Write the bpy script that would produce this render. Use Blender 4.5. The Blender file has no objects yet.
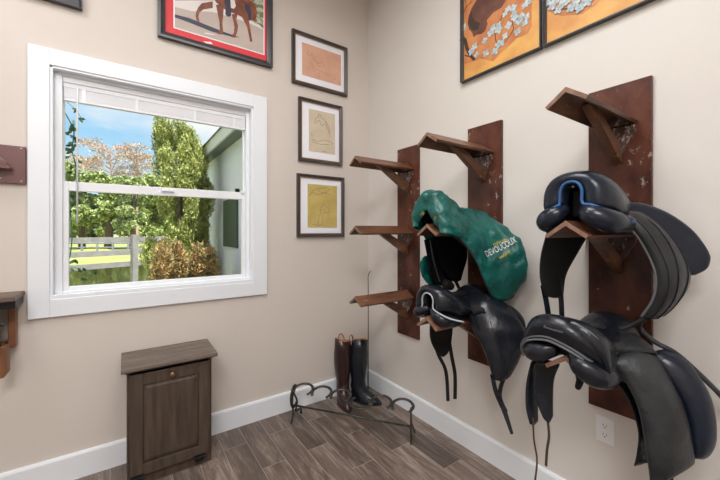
import bpy, bmesh, math, random
import numpy as np
from mathutils import Vector, Matrix, noise
from mathutils.bvhtree import BVHTree
random.seed(7)
SC = bpy.context.scene
COL = SC.collection
PI = math.pi
V = Vector

# ------------------------------------------------------------------ camera
TH = math.atan(236 / 340)
CAM = V((-1.764, -2.415, 1.35))
FW = V((math.sin(TH), math.cos(TH), 0)); RT = V((math.cos(TH), -math.sin(TH), 0)); UP = V((0, 0, 1))
cd = bpy.data.cameras.new('camera'); cam = bpy.data.objects.new('camera', cd); COL.objects.link(cam)
cam.location = CAM
cam.rotation_euler = (PI / 2, 0, -TH)
cd.lens = 17.0; cd.sensor_width = 36; cd.shift_y = -9 / 720; cd.clip_start = .02; cd.clip_end = 500
SC.camera = cam

def at(u, v, x=None, y=None, z=None, d=None):
    """where the sight line through a point of the photograph meets a plane of the room"""
    r = FW + RT * ((u - 360) / 340) + UP * ((231 - v) / 340)
    if x is not None: t = (x - CAM.x) / r.x
    elif y is not None: t = (y - CAM.y) / r.y
    elif z is not None: t = (z - CAM.z) / r.z
    else: t = d
    return CAM + r * t

# ------------------------------------------------------------------ materials
def mat(name, base, rough=.6, metal=0, c2=None, scale=8, stretch=(1, 1, 1), bump=0, bscale=None, detail=4, spec=.5, lo=.35, hi=.65, rot=(0, 0, 0), trans=0, coat=0):
    m = bpy.data.materials.new(name); m.use_nodes = True
    nt = m.node_tree; b = nt.nodes['Principled BSDF']
    b.inputs['Base Color'].default_value = (*base, 1); b.inputs['Roughness'].default_value = rough
    b.inputs['Metallic'].default_value = metal; b.inputs['Specular IOR Level'].default_value = spec
    if coat: b.inputs['Coat Weight'].default_value = coat; b.inputs['Coat Roughness'].default_value = .25
    tc = nt.nodes.new('ShaderNodeTexCoord'); mp = nt.nodes.new('ShaderNodeMapping')
    mp.inputs['Scale'].default_value = stretch; mp.inputs['Rotation'].default_value = rot
    nt.links.new(tc.outputs['Object'], mp.inputs['Vector'])
    if c2:
        n = nt.nodes.new('ShaderNodeTexNoise'); n.inputs['Scale'].default_value = scale; n.inputs['Detail'].default_value = detail
        r = nt.nodes.new('ShaderNodeValToRGB')
        r.color_ramp.elements[0].position = lo; r.color_ramp.elements[0].color = (*base, 1)
        r.color_ramp.elements[1].position = hi; r.color_ramp.elements[1].color = (*c2, 1)
        nt.links.new(mp.outputs[0], n.inputs['Vector']); nt.links.new(n.outputs['Fac'], r.inputs[0]); nt.links.new(r.outputs[0], b.inputs['Base Color'])
    if bump:
        n2 = nt.nodes.new('ShaderNodeTexNoise'); n2.inputs['Scale'].default_value = bscale or scale; n2.inputs['Detail'].default_value = 5
        bp = nt.nodes.new('ShaderNodeBump'); bp.inputs['Strength'].default_value = bump; bp.inputs['Distance'].default_value = .01
        nt.links.new(mp.outputs[0], n2.inputs['Vector']); nt.links.new(n2.outputs['Fac'], bp.inputs['Height']); nt.links.new(bp.outputs[0], b.inputs['Normal'])
    if trans: b.inputs['Transmission Weight'].default_value = trans
    return m

M = {}
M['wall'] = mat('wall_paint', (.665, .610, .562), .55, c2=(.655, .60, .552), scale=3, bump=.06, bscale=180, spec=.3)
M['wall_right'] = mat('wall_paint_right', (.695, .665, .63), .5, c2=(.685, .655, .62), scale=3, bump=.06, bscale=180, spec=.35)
M['ceiling'] = mat('ceiling_paint', (.85, .84, .82), .8)
M['trim'] = mat('white_trim_paint', (.80, .84, .89), .35, bump=.02, bscale=60)
M['vinyl'] = mat('white_vinyl', (.82, .85, .89), .3)
M['blind'] = mat('blind_vinyl', (.82, .84, .88), .4)
M['rackwood'] = mat('dark_red_stained_wood', (.030, .008, .005), .34, c2=(.125, .042, .026), scale=7, stretch=(1, 1, .6), bump=.2, bscale=22, spec=.3)
def scuffed(m, col=(.42, .36, .31), scale=34, th=.70, zs=(1, 1, .6)):
    nt = m.node_tree; b = nt.nodes['Principled BSDF']
    old = b.inputs['Base Color'].links[0].from_socket
    tc = nt.nodes.new('ShaderNodeTexCoord'); mp = nt.nodes.new('ShaderNodeMapping'); mp.inputs['Scale'].default_value = zs
    n = nt.nodes.new('ShaderNodeTexNoise'); n.inputs['Scale'].default_value = scale; n.inputs['Detail'].default_value = 8; n.inputs['Roughness'].default_value = .7
    n0 = nt.nodes.new('ShaderNodeTexNoise'); n0.inputs['Scale'].default_value = 3.5
    ad = nt.nodes.new('ShaderNodeMath'); ad.operation = 'MULTIPLY_ADD'; ad.inputs[1].default_value = .55
    r = nt.nodes.new('ShaderNodeValToRGB'); r.color_ramp.elements[0].position = th + .19; r.color_ramp.elements[1].position = th + .27
    mx = nt.nodes.new('ShaderNodeMixRGB'); mx.inputs[2].default_value = (*col, 1)
    nt.links.new(tc.outputs['Object'], mp.inputs['Vector']); nt.links.new(mp.outputs[0], n.inputs['Vector']); nt.links.new(mp.outputs[0], n0.inputs['Vector'])
    nt.links.new(n0.outputs['Fac'], ad.inputs[0]); nt.links.new(n.outputs['Fac'], ad.inputs[2])
    nt.links.new(ad.outputs[0], r.inputs[0]); nt.links.new(r.outputs[0], mx.inputs[0]); nt.links.new(old, mx.inputs[1]); nt.links.new(mx.outputs[0], b.inputs['Base Color'])
scuffed(M['rackwood'])
M['armwood'] = mat('arm_stained_wood', (.055, .021, .012), .36, c2=(.19, .085, .045), scale=8, stretch=(.35, 1.5, 1.5), bump=.15, bscale=25, spec=.35)
M['dustywood'] = mat('dusty_stained_wood', (.05, .018, .013), .35, c2=(.12, .07, .055), scale=14, bump=.1)
scuffed(M['dustywood'], scale=45, th=.60)
scuffed(M['armwood'], scale=40, th=.72, zs=(.5, 1, 1))
M['endgrain'] = mat('cut_end_wood', (.17, .09, .06), .5, c2=(.27, .16, .11), scale=30)
M['metal'] = mat('dull_screw_metal', (.5, .5, .48), .35, 1)
M['leather'] = mat('black_leather', (.005, .007, .012), .27, c2=(.010, .013, .019), scale=6, bump=.22, bscale=38, spec=.5)  # base pushed toward blue to carry the leather's bluish sheen
M['leather_navy'] = mat('navy_black_leather', (.004, .008, .018), .28, c2=(.008, .014, .028), scale=7, bump=.20, bscale=34, spec=.5)
M['leather_grey'] = mat('worn_grey_leather', (.034, .037, .040), .42, c2=(.012, .014, .017), scale=9, bump=.3, bscale=40, spec=.4)  # bluish sheen mixed into the grey base colour
M['leather_mid'] = mat('satin_black_leather', (.016, .017, .020), .36, c2=(.028, .030, .034), scale=8, bump=.25, bscale=40, spec=.5)
M['leather_dull'] = mat('dull_black_underside', (.012, .012, .013), .7, bump=.1, bscale=60, spec=.3)
M['leather_red'] = mat('dark_oxblood_leather', (.030, .010, .009), .28, c2=(.014, .007, .007), scale=6, spec=.6)
M['tan'] = mat('tan_leather_lining', (.42, .13, .04), .5, c2=(.30, .09, .03), scale=20)
M['blue_pipe'] = mat('blue_piping', (.022, .09, .26), .5)
M['grey_pipe'] = mat('silver_grey_piping', (.40, .43, .47), .4)
M['dark_pipe'] = mat('dark_grey_piping', (.13, .135, .15), .35)
M['brown_strap'] = mat('brown_leather_strap', (.07, .04, .028), .5)
M['green'] = mat('green_nylon', (.004, .115, .098), .36, c2=(.002, .075, .066), scale=9, bump=.9, bscale=26, spec=.5)
M['fleece'] = mat('black_fleece', (.006, .006, .007), .95, bump=.5, bscale=90, spec=.1)
M['white_thread'] = mat('white_embroidery', (.75, .80, .80), .6)
M['yellow_thread'] = mat('yellow_embroidery', (.50, .42, .06), .6)
M['grey_stamp'] = mat('stamped_grey_mark', (.22, .23, .25), .5)
M['frame_dark'] = mat('dark_bronze_frame', (.040, .034, .032), .38, c2=(.06, .05, .045), scale=10)
M['frame_bronze'] = mat('bronze_frame_lip', (.22, .13, .08), .3, .6)
M['frame_black'] = mat('charcoal_frame', (.045, .045, .05), .35)
M['matboard'] = mat('white_mat_board', (.86, .88, .94), .7)
M['red_mat'] = mat('red_mat_board', (.72, .035, .045), .55)
M['pinkpaper'] = mat('pink_paper', (.72, .42, .30), .7, c2=(.64, .36, .25), scale=9)
M['creampaper'] = mat('cream_paper', (.66, .58, .44), .7, c2=(.58, .50, .37), scale=9)
M['yellowpaper'] = mat('yellow_paper', (.62, .50, .17), .7, c2=(.50, .38, .11), scale=9)
M['ink'] = mat('brown_ink', (.30, .22, .14), .8)
M['ink_pink'] = mat('red_chalk', (.45, .22, .15), .8)
M['gold'] = mat('gold_paint', (.80, .47, .13), .5, c2=(.62, .28, .08), scale=6, detail=6)
M['orange'] = mat('burnt_orange_paint', (.62, .26, .09), .55, c2=(.48, .17, .06), scale=14, detail=6)
M['brownpaint'] = mat('umber_paint', (.19, .075, .052), .5, c2=(.08, .032, .024), scale=8)
M['branchpaint'] = mat('black_brown_paint', (.05, .028, .022), .6)
M['petal'] = mat('pale_blue_white_paint', (.58, .66, .68), .6, c2=(.30, .40, .44), scale=45)
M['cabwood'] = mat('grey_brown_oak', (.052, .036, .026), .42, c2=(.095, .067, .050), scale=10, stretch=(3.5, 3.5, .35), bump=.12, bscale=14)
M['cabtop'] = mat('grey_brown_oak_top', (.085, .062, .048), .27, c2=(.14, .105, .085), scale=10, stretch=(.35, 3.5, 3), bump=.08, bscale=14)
M['bronze'] = mat('bronze_knob', (.24, .13, .08), .35, .7)
M['blackmetal'] = mat('black_iron', (.02, .02, .02), .45, .6)
M['iron'] = mat('grey_wrought_iron', (.10, .10, .10), .42, .75, c2=(.06, .055, .05), scale=20, bump=.2, bscale=60)
M['plastic'] = mat('white_outlet_plastic', (.80, .81, .82), .3)
M['slot'] = mat('dark_slot', (.03, .03, .03), .6)
M['plaque'] = mat('plum_stained_wood', (.13, .048, .045), .3, c2=(.17, .075, .075), scale=6, coat=.4)
M['orangewood'] = mat('orange_brown_wood', (.28, .11, .04), .4, c2=(.16, .07, .035), scale=8, stretch=(3, 3, .4))
M['greywood'] = mat('weathered_top_wood', (.20, .13, .09), .5, c2=(.12, .08, .06), scale=8, stretch=(.4, 3, 3))
M['fence'] = mat('weathered_grey_fence', (.30, .28, .30), .8, c2=(.22, .21, .23), scale=6)
M['stucco'] = mat('pale_blue_stucco', (.74, .76, .90), .85, bump=.3, bscale=50)
M['soffit'] = mat('grey_soffit', (.20, .22, .25), .7)
M['fascia'] = mat('grey_fascia', (.66, .67, .70), .6)
M['shutter'] = mat('dark_green_shutter', (.06, .085, .065), .5)
M['bark'] = mat('grey_bark', (.16, .12, .09), .9, c2=(.10, .075, .06), scale=10)
M['redtwig'] = mat('reddish_twigs', (.46, .32, .27), .9)  # twig colour lightened to stand in for distance haze
M['leaf1'] = mat('bright_green_leaf', (.46, .52, .20), .6, c2=(.20, .27, .09), scale=3)  # green paled with painted-in haze for the trees outside
M['leaf2'] = mat('mid_green_leaf', (.22, .28, .13), .6, c2=(.46, .52, .24), scale=3)  # lighter tone carries the distance haze as colour
M['leaf3'] = mat('dry_brown_leaf', (.50, .30, .13), .7, c2=(.22, .20, .08), scale=9)
M['leaf4'] = mat('dark_green_leaf', (.03, .075, .03), .45)
M['leaf5'] = mat('yellow_green_shrub_leaf', (.50, .52, .17), .6, c2=(.20, .26, .07), scale=12)
M['leaf6'] = mat('hazed_rust_leaf', (.55, .40, .34), .8, c2=(.42, .33, .24), scale=1)  # rust paled by painted-in distance haze
M['lawn'] = mat('sunlit_lawn', (.24, .27, .08), .9, c2=(.34, .36, .13), scale=.35, bump=.3, bscale=3)
M['water'] = mat('olive_pond_water', (.05, .055, .02), .06, bump=.15, bscale=1.2)
M['diffuser'] = mat('lamp_diffuser', (.9, .9, .88), .5)

def glass_mat():
    m = bpy.data.materials.new('window_glass'); m.use_nodes = True; nt = m.node_tree; nt.nodes.clear()
    o = nt.nodes.new('ShaderNodeOutputMaterial'); mx = nt.nodes.new('ShaderNodeMixShader'); t = nt.nodes.new('ShaderNodeBsdfTransparent'); g = nt.nodes.new('ShaderNodeBsdfGlossy')
    g.inputs['Roughness'].default_value = .02; f = nt.nodes.new('ShaderNodeFresnel'); f.inputs['IOR'].default_value = 1.15
    t.inputs['Color'].default_value = (.96, .98, .97, 1)
    nt.links.new(f.outputs[0], mx.inputs[0]); nt.links.new(t.outputs[0], mx.inputs[1]); nt.links.new(g.outputs[0], mx.inputs[2]); nt.links.new(mx.outputs[0], o.inputs[0])
    return m
M['glass'] = glass_mat()

def floor_mat():
    m = bpy.data.materials.new('wood_look_plank_tile'); m.use_nodes = True; nt = m.node_tree; b = nt.nodes['Principled BSDF']
    N = nt.nodes.new; Lk = nt.links.new
    g = N('ShaderNodeNewGeometry'); s = N('ShaderNodeSeparateXYZ'); Lk(g.outputs['Position'], s.inputs[0])
    c = N('ShaderNodeCombineXYZ')
    ay = N('ShaderNodeMath'); ay.operation = 'ADD'; ay.inputs[1].default_value = .222 + .587 * 20
    ax = N('ShaderNodeMath'); ax.operation = 'ADD'; ax.inputs[1].default_value = .1415 * 40 - .0125
    Lk(s.outputs[1], ay.inputs[0]); Lk(s.outputs[0], ax.inputs[0]); Lk(ay.outputs[0], c.inputs[0]); Lk(ax.outputs[0], c.inputs[1])
    br = N('ShaderNodeTexBrick'); br.offset = .5; br.offset_frequency = 2; br.squash = 1
    br.inputs['Scale'].default_value = 1; br.inputs['Brick Width'].default_value = .587; br.inputs['Row Height'].default_value = .1415
    br.inputs['Mortar Size'].default_value = .0016; br.inputs['Mortar Smooth'].default_value = .15; br.inputs['Bias'].default_value = 0
    br.inputs['Color1'].default_value = (0, 0, 0, 1); br.inputs['Color2'].default_value = (1, 1, 1, 1); br.inputs['Mortar'].default_value = (.5, .5, .5, 1)
    Lk(c.outputs[0], br.inputs['Vector'])
    # per-plank grain: shift the noise by the plank's own value
    mp = N('ShaderNodeMapping'); mp.inputs['Scale'].default_value = (1.3, 10, 1)
    add = N('ShaderNodeVectorMath'); add.operation = 'ADD'
    sc = N('ShaderNodeVectorMath'); sc.operation = 'SCALE'; sc.inputs['Scale'].default_value = 37
    Lk(br.outputs['Color'], sc.inputs[0]); Lk(c.outputs[0], add.inputs[0]); Lk(sc.outputs[0], add.inputs[1]); Lk(add.outputs[0], mp.inputs['Vector'])
    n = N('ShaderNodeTexNoise'); n.inputs['Scale'].default_value = 2.2; n.inputs['Detail'].default_value = 12; n.inputs['Roughness'].default_value = .74; n.inputs['Distortion'].default_value = .45; n.inputs['Lacunarity'].default_value = 2.3
    Lk(mp.outputs[0], n.inputs['Vector'])
    r = N('ShaderNodeValToRGB'); e = r.color_ramp.elements
    e[0].position = .30; e[0].color = (.065, .048, .038, 1); e[1].position = .70; e[1].color = (.36, .30, .255, 1)
    k = e.new(.5); k.color = (.15, .112, .092, 1)
    Lk(n.outputs['Fac'], r.inputs[0])
    br2 = N('ShaderNodeMapRange'); br2.inputs['To Min'].default_value = .70; br2.inputs['To Max'].default_value = 1.28
    Lk(br.outputs['Color'], br2.inputs['Value'])
    mu = N('ShaderNodeVectorMath'); mu.operation = 'SCALE'; Lk(r.outputs[0], mu.inputs[0]); Lk(br2.outputs[0], mu.inputs['Scale'])
    mx = N('ShaderNodeMixRGB'); mx.inputs[2].default_value = (.34, .30, .27, 1)
    Lk(br.outputs['Fac'], mx.inputs[0]); Lk(mu.outputs[0], mx.inputs[1]); Lk(mx.outputs[0], b.inputs['Base Color'])
    b.inputs['Roughness'].default_value = .38
    bp = N('ShaderNodeBump'); bp.inputs['Strength'].default_value = .4; bp.inputs['Distance'].default_value = .003; bp.invert = True
    Lk(br.outputs['Fac'], bp.inputs['Height']); Lk(bp.outputs[0], b.inputs['Normal'])
    return m
M['floor'] = floor_mat()

# ------------------------------------------------------------------ object helpers
def obj(name, verts, faces, m, parent=None, smooth=False):
    me = bpy.data.meshes.new(name)
    w = wloc(parent)
    me.from_pydata([tuple(V(v) - w) for v in verts], [], faces); me.update()
    if smooth: me.polygons.foreach_set('use_smooth', [True] * len(me.polygons))
    o = bpy.data.objects.new(name, me); COL.objects.link(o)
    if parent: o.parent = parent
    mm = M[m] if isinstance(m, str) else m
    me.materials.append(mm)
    return o
def wloc(p):
    w = V((0, 0, 0))
    while p: w += p.location; p = p.parent
    return w
def thing(name, label, cat, loc, group=None):
    o = bpy.data.objects.new(name, None); COL.objects.link(o); o.location = loc; o.empty_display_size = .05
    o['label'] = label; o['category'] = cat
    if group: o['group'] = group
    return o
def tag(o, label, cat, group=None, kind=None):
    o['label'] = label; o['category'] = cat
    if group: o['group'] = group
    if kind: o['kind'] = kind
    return o
def struct(o): o['kind'] = 'structure'; return o
class G:
    """collects shapes for one mesh"""
    def __init__(s): s.v = []; s.f = []
    def add(s, vs, fs):
        n = len(s.v); s.v += [V(v) for v in vs]; s.f += [tuple(i + n for i in f) for f in fs]; return s
    def box(s, a, b):
        x0, y0, z0 = [min(p, q) for p, q in zip(a, b)]; x1, y1, z1 = [max(p, q) for p, q in zip(a, b)]
        return s.add([(x0, y0, z0), (x1, y0, z0), (x1, y1, z0), (x0, y1, z0), (x0, y0, z1), (x1, y0, z1), (x1, y1, z1), (x0, y1, z1)],
                     [(0, 3, 2, 1), (4, 5, 6, 7), (0, 1, 5, 4), (1, 2, 6, 5), (2, 3, 7, 6), (3, 0, 4, 7)])
    def prism(s, pts, d):
        """closed outline pts (3D, planar) pushed along d"""
        n = len(pts); d = V(d)
        a = [V(p) for p in pts]; b = [p + d for p in a]
        return s.add(a + b, [tuple(range(n))[::-1], tuple(range(n, 2 * n))] + [(i, (i + 1) % n, n + (i + 1) % n, n + i) for i in range(n)])
    def tube(s, pts, r, seg=8, flat=None, smooth_n=0, caps=True, up=None):
        """round (or elliptical) tube along a path; r a number or one per point; flat=(a,b) scales width/height"""
        pts = [V(p) for p in pts]
        rs = [r] * len(pts) if not hasattr(r, '__len__') else list(r)
        if smooth_n: pts, rs = cat1(pts, rs, smooth_n)
        n = len(pts); T = []
        for i in range(n):
            t = pts[min(i + 1, n - 1)] - pts[max(i - 1, 0)]; T.append(t.normalized())
        u0 = V(up) if up is not None else (V((0, 0, 1)) if abs(T[0].z) < .9 else V((1, 0, 0)))
        a, b = flat or (1, 1); base = len(s.v); fs = []
        for i in range(n):
            if up is not None: u0 = V(up)
            side = T[i].cross(u0)
            if side.length < 1e-5: side = T[i].orthogonal()
            side.normalize(); u1 = side.cross(T[i]).normalized()
            if up is None: u0 = u1
            for k in range(seg):
                an = 2 * PI * k / seg
                s.v.append(pts[i] + side * math.cos(an) * rs[i] * a + u1 * math.sin(an) * rs[i] * b)
        for i in range(n - 1):
            for k in range(seg):
                k2 = (k + 1) % seg
                fs.append((base + i * seg + k, base + i * seg + k2, base + (i + 1) * seg + k2, base + (i + 1) * seg + k))
        if caps: fs += [tuple(base + k for k in range(seg))[::-1], tuple(base + (n - 1) * seg + k for k in range(seg))]
        s.f += fs; return s
    def lathe(s, prof, c, seg=20, axis='z'):
        base = len(s.v); c = V(c)
        for r, h in prof:
            for k in range(seg):
                an = 2 * PI * k / seg; p = V((r * math.cos(an), r * math.sin(an), h))
                if axis == 'y': p = V((p.x, -p.z, p.y))
                if axis == 'x': p = V((-p.z, p.x, p.y))
                s.v.append(c + p)
        n = len(prof)
        for i in range(n - 1):
            for k in range(seg):
                k2 = (k + 1) % seg; s.f.append((base + i * seg + k, base + i * seg + k2, base + (i + 1) * seg + k2, base + (i + 1) * seg + k))
        s.f += [tuple(base + k for k in range(seg))[::-1], tuple(base + (n - 1) * seg + k for k in range(seg))]
        return s
    def make(s, name, m, parent=None, smooth=False, bevel=0, sub=0):
        o = obj(name, s.v, s.f, m, parent, smooth)
        if bevel:
            b = o.modifiers.new('bevel', 'BEVEL'); b.width = bevel; b.segments = 2; b.limit_method = 'ANGLE'; b.angle_limit = .6
        if sub:
            b = o.modifiers.new('sub', 'SUBSURF'); b.levels = sub; b.render_levels = sub
        return o
def crv(p0, p1, p2, p3, t):
    return .5 * ((2 * p1) + (p2 - p0) * t + (2 * p0 - 5 * p1 + 4 * p2 - p3) * t * t + (3 * p1 - p0 - 3 * p2 + p3) * t ** 3)
def cat1(pts, rs, n):
    P = []; R_ = []
    m = len(pts)
    for i in range(m - 1):
        ps = [pts[max(i - 1, 0)], pts[i], pts[i + 1], pts[min(i + 2, m - 1)]]
        rr = [rs[max(i - 1, 0)], rs[i], rs[i + 1], rs[min(i + 2, m - 1)]]
        for k in range(n):
            t = k / n; P.append(crv(*ps, t)); R_.append(max(crv(*rr, t), 1e-4))
    P.append(pts[-1]); R_.append(rs[-1]); return P, R_
def path(pts, n=6): return cat1([V(p) for p in pts], [1] * len(pts), n)[0]
def grid(ctrl, nu, nv):
    """Catmull-Rom surface through a grid of control points"""
    rows = [path(r, nv) for r in ctrl]
    cols = [path([r[j] for r in rows], nu) for j in range(len(rows[0]))]
    return [[cols[j][i] for j in range(len(cols))] for i in range(len(cols[0]))]
def sheet(ctrl, th, nu=6, nv=6, puff=0, edge=.15, wr=0, wfreq=9, seed=0, flip=False):
    """a leather or cloth sheet: a Catmull-Rom surface with rounded edges, thickness th, puffed by puff in the middle"""
    g = grid(ctrl, nu, nv); a = len(g); b = len(g[0])
    P = [[None] * b for _ in range(a)]; Q = [[None] * b for _ in range(a)]
    for i in range(a):
        for j in range(b):
            du = g[min(i + 1, a - 1)][j] - g[max(i - 1, 0)][j]; dv = g[i][min(j + 1, b - 1)] - g[i][max(j - 1, 0)]
            nn = du.cross(dv)
            if nn.length < 1e-9: nn = V((-1, 0, 0))
            nn.normalize()
            if flip: nn = -nn
            s, t = i / (a - 1), j / (b - 1)
            e = min(s, 1 - s, t, 1 - t) / edge; e = math.sqrt(max(0, 1 - (1 - min(1, e)) ** 2))
            c = (4 * s * (1 - s) * 4 * t * (1 - t)) ** .5
            h = th * .5 * (.25 + .75 * e)
            w = 0
            if wr:
                p = g[i][j] * wfreq + V((seed, seed * 2, 0)); w = wr * (noise.noise(p) + .5 * noise.noise(p * 2.1) - .9 * abs(noise.noise(p * 1.3 + V((5, 1, 2)))))
            P[i][j] = g[i][j] + nn * (h + puff * c + w); Q[i][j] = g[i][j] - nn * (h - w)
    G_ = G(); vs = [p for r in P for p in r] + [p for r in Q for p in r]; n = a * b; fs = []
    for i in range(a - 1):
        for j in range(b - 1):
            k = i * b + j
            fs.append((k, k + 1, k + b + 1, k + b)); fs.append((n + k, n + k + b, n + k + b + 1, n + k + 1))
    rim = [j for j in range(b)] + [i * b + b - 1 for i in range(1, a)] + [(a - 1) * b + j for j in range(b - 2, -1, -1)] + [i * b for i in range(a - 2, 0, -1)]
    for q in range(len(rim)):
        k, k2 = rim[q], rim[(q + 1) % len(rim)]; fs.append((k, n + k, n + k2, k2))
    G_.add(vs, fs); G_.g = g; G_.P = P
    return G_
def ribbon(pts, w, th, side, n=6):
    """flat strap along pts, w wide in direction side"""
    P = path(pts, n); ws = w if hasattr(w, '__len__') else [w] * len(pts)
    W = cat1([V(p) for p in pts], list(ws), n)[1]
    s = V(side).normalized(); g = G(); m = len(P)
    for i in range(m):
        t = (P[min(i + 1, m - 1)] - P[max(i - 1, 0)]).normalized(); nrm = t.cross(s).normalized(); ss = nrm.cross(t).normalized()
        for a, b in ((-1, -1), (1, -1), (1, 1), (-1, 1)): g.v.append(P[i] + ss * W[i] / 2 * a + nrm * th / 2 * b)
    for i in range(m - 1):
        for k in range(4): g.f.append((i * 4 + k, i * 4 + (k + 1) % 4, i * 4 + 4 + (k + 1) % 4, i * 4 + 4 + k))
    g.f += [(3, 2, 1, 0), tuple((m - 1) * 4 + k for k in range(4))]
    return g

# ------------------------------------------------------------------ the room
H = 3.40; X0 = -4.4; Y0 = -4.8; WT = .14
WX0, WX1, WZ0, WZ1 = -2.085, -1.015, .99, 2.225      # window opening
struct(G().box((X0 - .2, Y0 - .2, -.12), (.2, WT, 0)).make('floor', 'floor'))
struct(G().box((X0 - .2, Y0 - .2, H), (.2, WT, H + .1)).make('ceiling', 'ceiling'))
g = G()
g.box((X0, 0, 0), (WX0, WT, H)); g.box((WX1, 0, 0), (0, WT, H)); g.box((WX0, 0, 0), (WX1, WT, WZ0)); g.box((WX0, 0, WZ1), (WX1, WT, H))
struct(g.make('wall_left', 'wall'))
struct(G().box((0, Y0, 0), (.16, WT, H)).make('wall_right', 'wall_right'))
struct(G().box((X0 - .16, Y0, 0), (X0, WT, H)).make('wall_west', 'wall'))
struct(G().box((X0, Y0 - .16, 0), (0, Y0, H)).make('wall_back', 'wall'))
def baseb(name, a, b, n):
    a = V(a); b = V(b); n = V(n); g = G()
    pr = [(0, 0), (.016, 0), (.016, .128), (.011, .139), (0, .141)]
    g.prism([a + n * p + V((0, 0, q)) for p, q in pr], b - a)
    return struct(g.make(name, 'trim'))
baseb('baseboard_left', (X0, 0, 0), (0, 0, 0), (0, -1, 0))
baseb('baseboard_right', (0, 0, 0), (0, Y0, 0), (-1, 0, 0))
baseb('baseboard_west', (X0, 0, 0), (X0, Y0, 0), (1, 0, 0))
baseb('baseboard_back', (X0, Y0, 0), (0, Y0, 0), (0, 1, 0))

# window: casing, jamb, two sashes with panes
TX0, TX1, TZ0, TZ1 = -2.17, -.915, .895, 2.312
w = G()
for a, b in (((TX0, TZ0), (WX0, TZ1)), ((WX1, TZ0), (TX1, TZ1)), ((WX0, WZ1), (WX1, TZ1)), ((WX0, TZ0), (WX1, WZ0))):
    w.box((a[0], -.018, a[1]), (b[0], 0.0, b[1]))
win = struct(w.make('window_1', 'trim', bevel=.003))
j = G()
t = .012
j.box((WX0, -.012, WZ0), (WX0 + t, WT, WZ1)).box((WX1 - t, -.012, WZ0), (WX1, WT, WZ1)).box((WX0, -.012, WZ1 - t), (WX1, WT, WZ1)).box((WX0, -.014, WZ0), (WX1, WT, WZ0 + .02))
j.make('jamb', 'trim', win, bevel=.002)
j = G(); a = .045
j.box((WX0 + t, .034, WZ0 + .02), (-2.040, .115, WZ1 - t)).box((-1.050, .034, WZ0 + .02), (WX1 - t, .115, WZ1 - t))
j.box((-2.040, .040, WZ1 - t - a), (-1.050, .115, WZ1 - t)).box((-2.040, .030, WZ0 + .02), (-1.050, .115, WZ0 + .032)).box((-2.060, .028, WZ1 - t - .016), (-1.035, .036, WZ1 - t))
j.make('window_frame', 'vinyl', win, bevel=.003)
def sash(x0, x1, z0, z1, y, sw, rb, rt):
    g = G(); d = .028
    g.box((x0, y, z0), (x0 + sw, y + d, z1)).box((x1 - sw, y, z0), (x1, y + d, z1)).box((x0 + sw, y, z0), (x1 - sw, y + d, z0 + rb)).box((x0 + sw, y, z1 - rt), (x1 - sw, y + d, z1))
    s = g.make('sash', 'vinyl', win, bevel=.003)
    G().box((x0 + sw - .004, y + .012, z0 + rb - .004), (x1 - sw + .004, y + .016, z1 - rt + .004)).make('pane', 'glass', s)
    return s
sash(-2.048, -1.046, 1.585, WZ1 - .052, .084, .012, .035, .03)
lo = sash(-2.040, -1.050, WZ0 + .030, 1.625, .050, .025, .022, .052)
G().box((-1.57, .036, 1.600), (-1.50, .05, 1.612)).make('sash_lock', 'vinyl', lo)
G().box((-1.085, .04, 1.618), (-1.058, .056, 1.634)).make('tilt_latch', 'vinyl', lo)

# raised mini blind with wand
bt = thing('mini_blind', 'white mini blind pulled all the way up at the top of the window', 'blind', (-1.55, .02, 2.2))
BX0, BX1 = -2.038, -1.052
G().box((BX0, .046, 2.143), (BX1, .078, 2.168)).make('headrail', 'blind', bt, bevel=.002)
g = G(); g.box((BX0 + .004, .052, 2.086), (BX1 - .004, .074, 2.143))
for k in range(13):
    z = 2.142 - k * .0043
    g.prism([(BX0 + .002, .048, z), (BX0 + .002, .062, z + .0018), (BX0 + .002, .077, z), (BX0 + .002, .077, z - .0036), (BX0 + .002, .062, z - .0018), (BX0 + .002, .048, z - .0036)], (BX1 - BX0 - .004, 0, 0))
g.make('stacked_slats', 'blind', bt)
G().box((BX0 + .002, .049, 2.070), (BX1 - .002, .076, 2.086)).make('bottom_rail', 'blind', bt, bevel=.003)
for x in (-1.95, -1.70, -1.38, -1.13):
    G().box((x - .008, .0455, 2.07), (x + .008, .0475, 2.143)).make('ladder_tape', 'vinyl', bt)
G().tube([(-1.978, .044, 2.15), (-1.978, .040, 2.08), (-1.978, .041, 1.39)], .0042, 8).make('tilt_wand', 'blind', bt, smooth=True)

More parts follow.
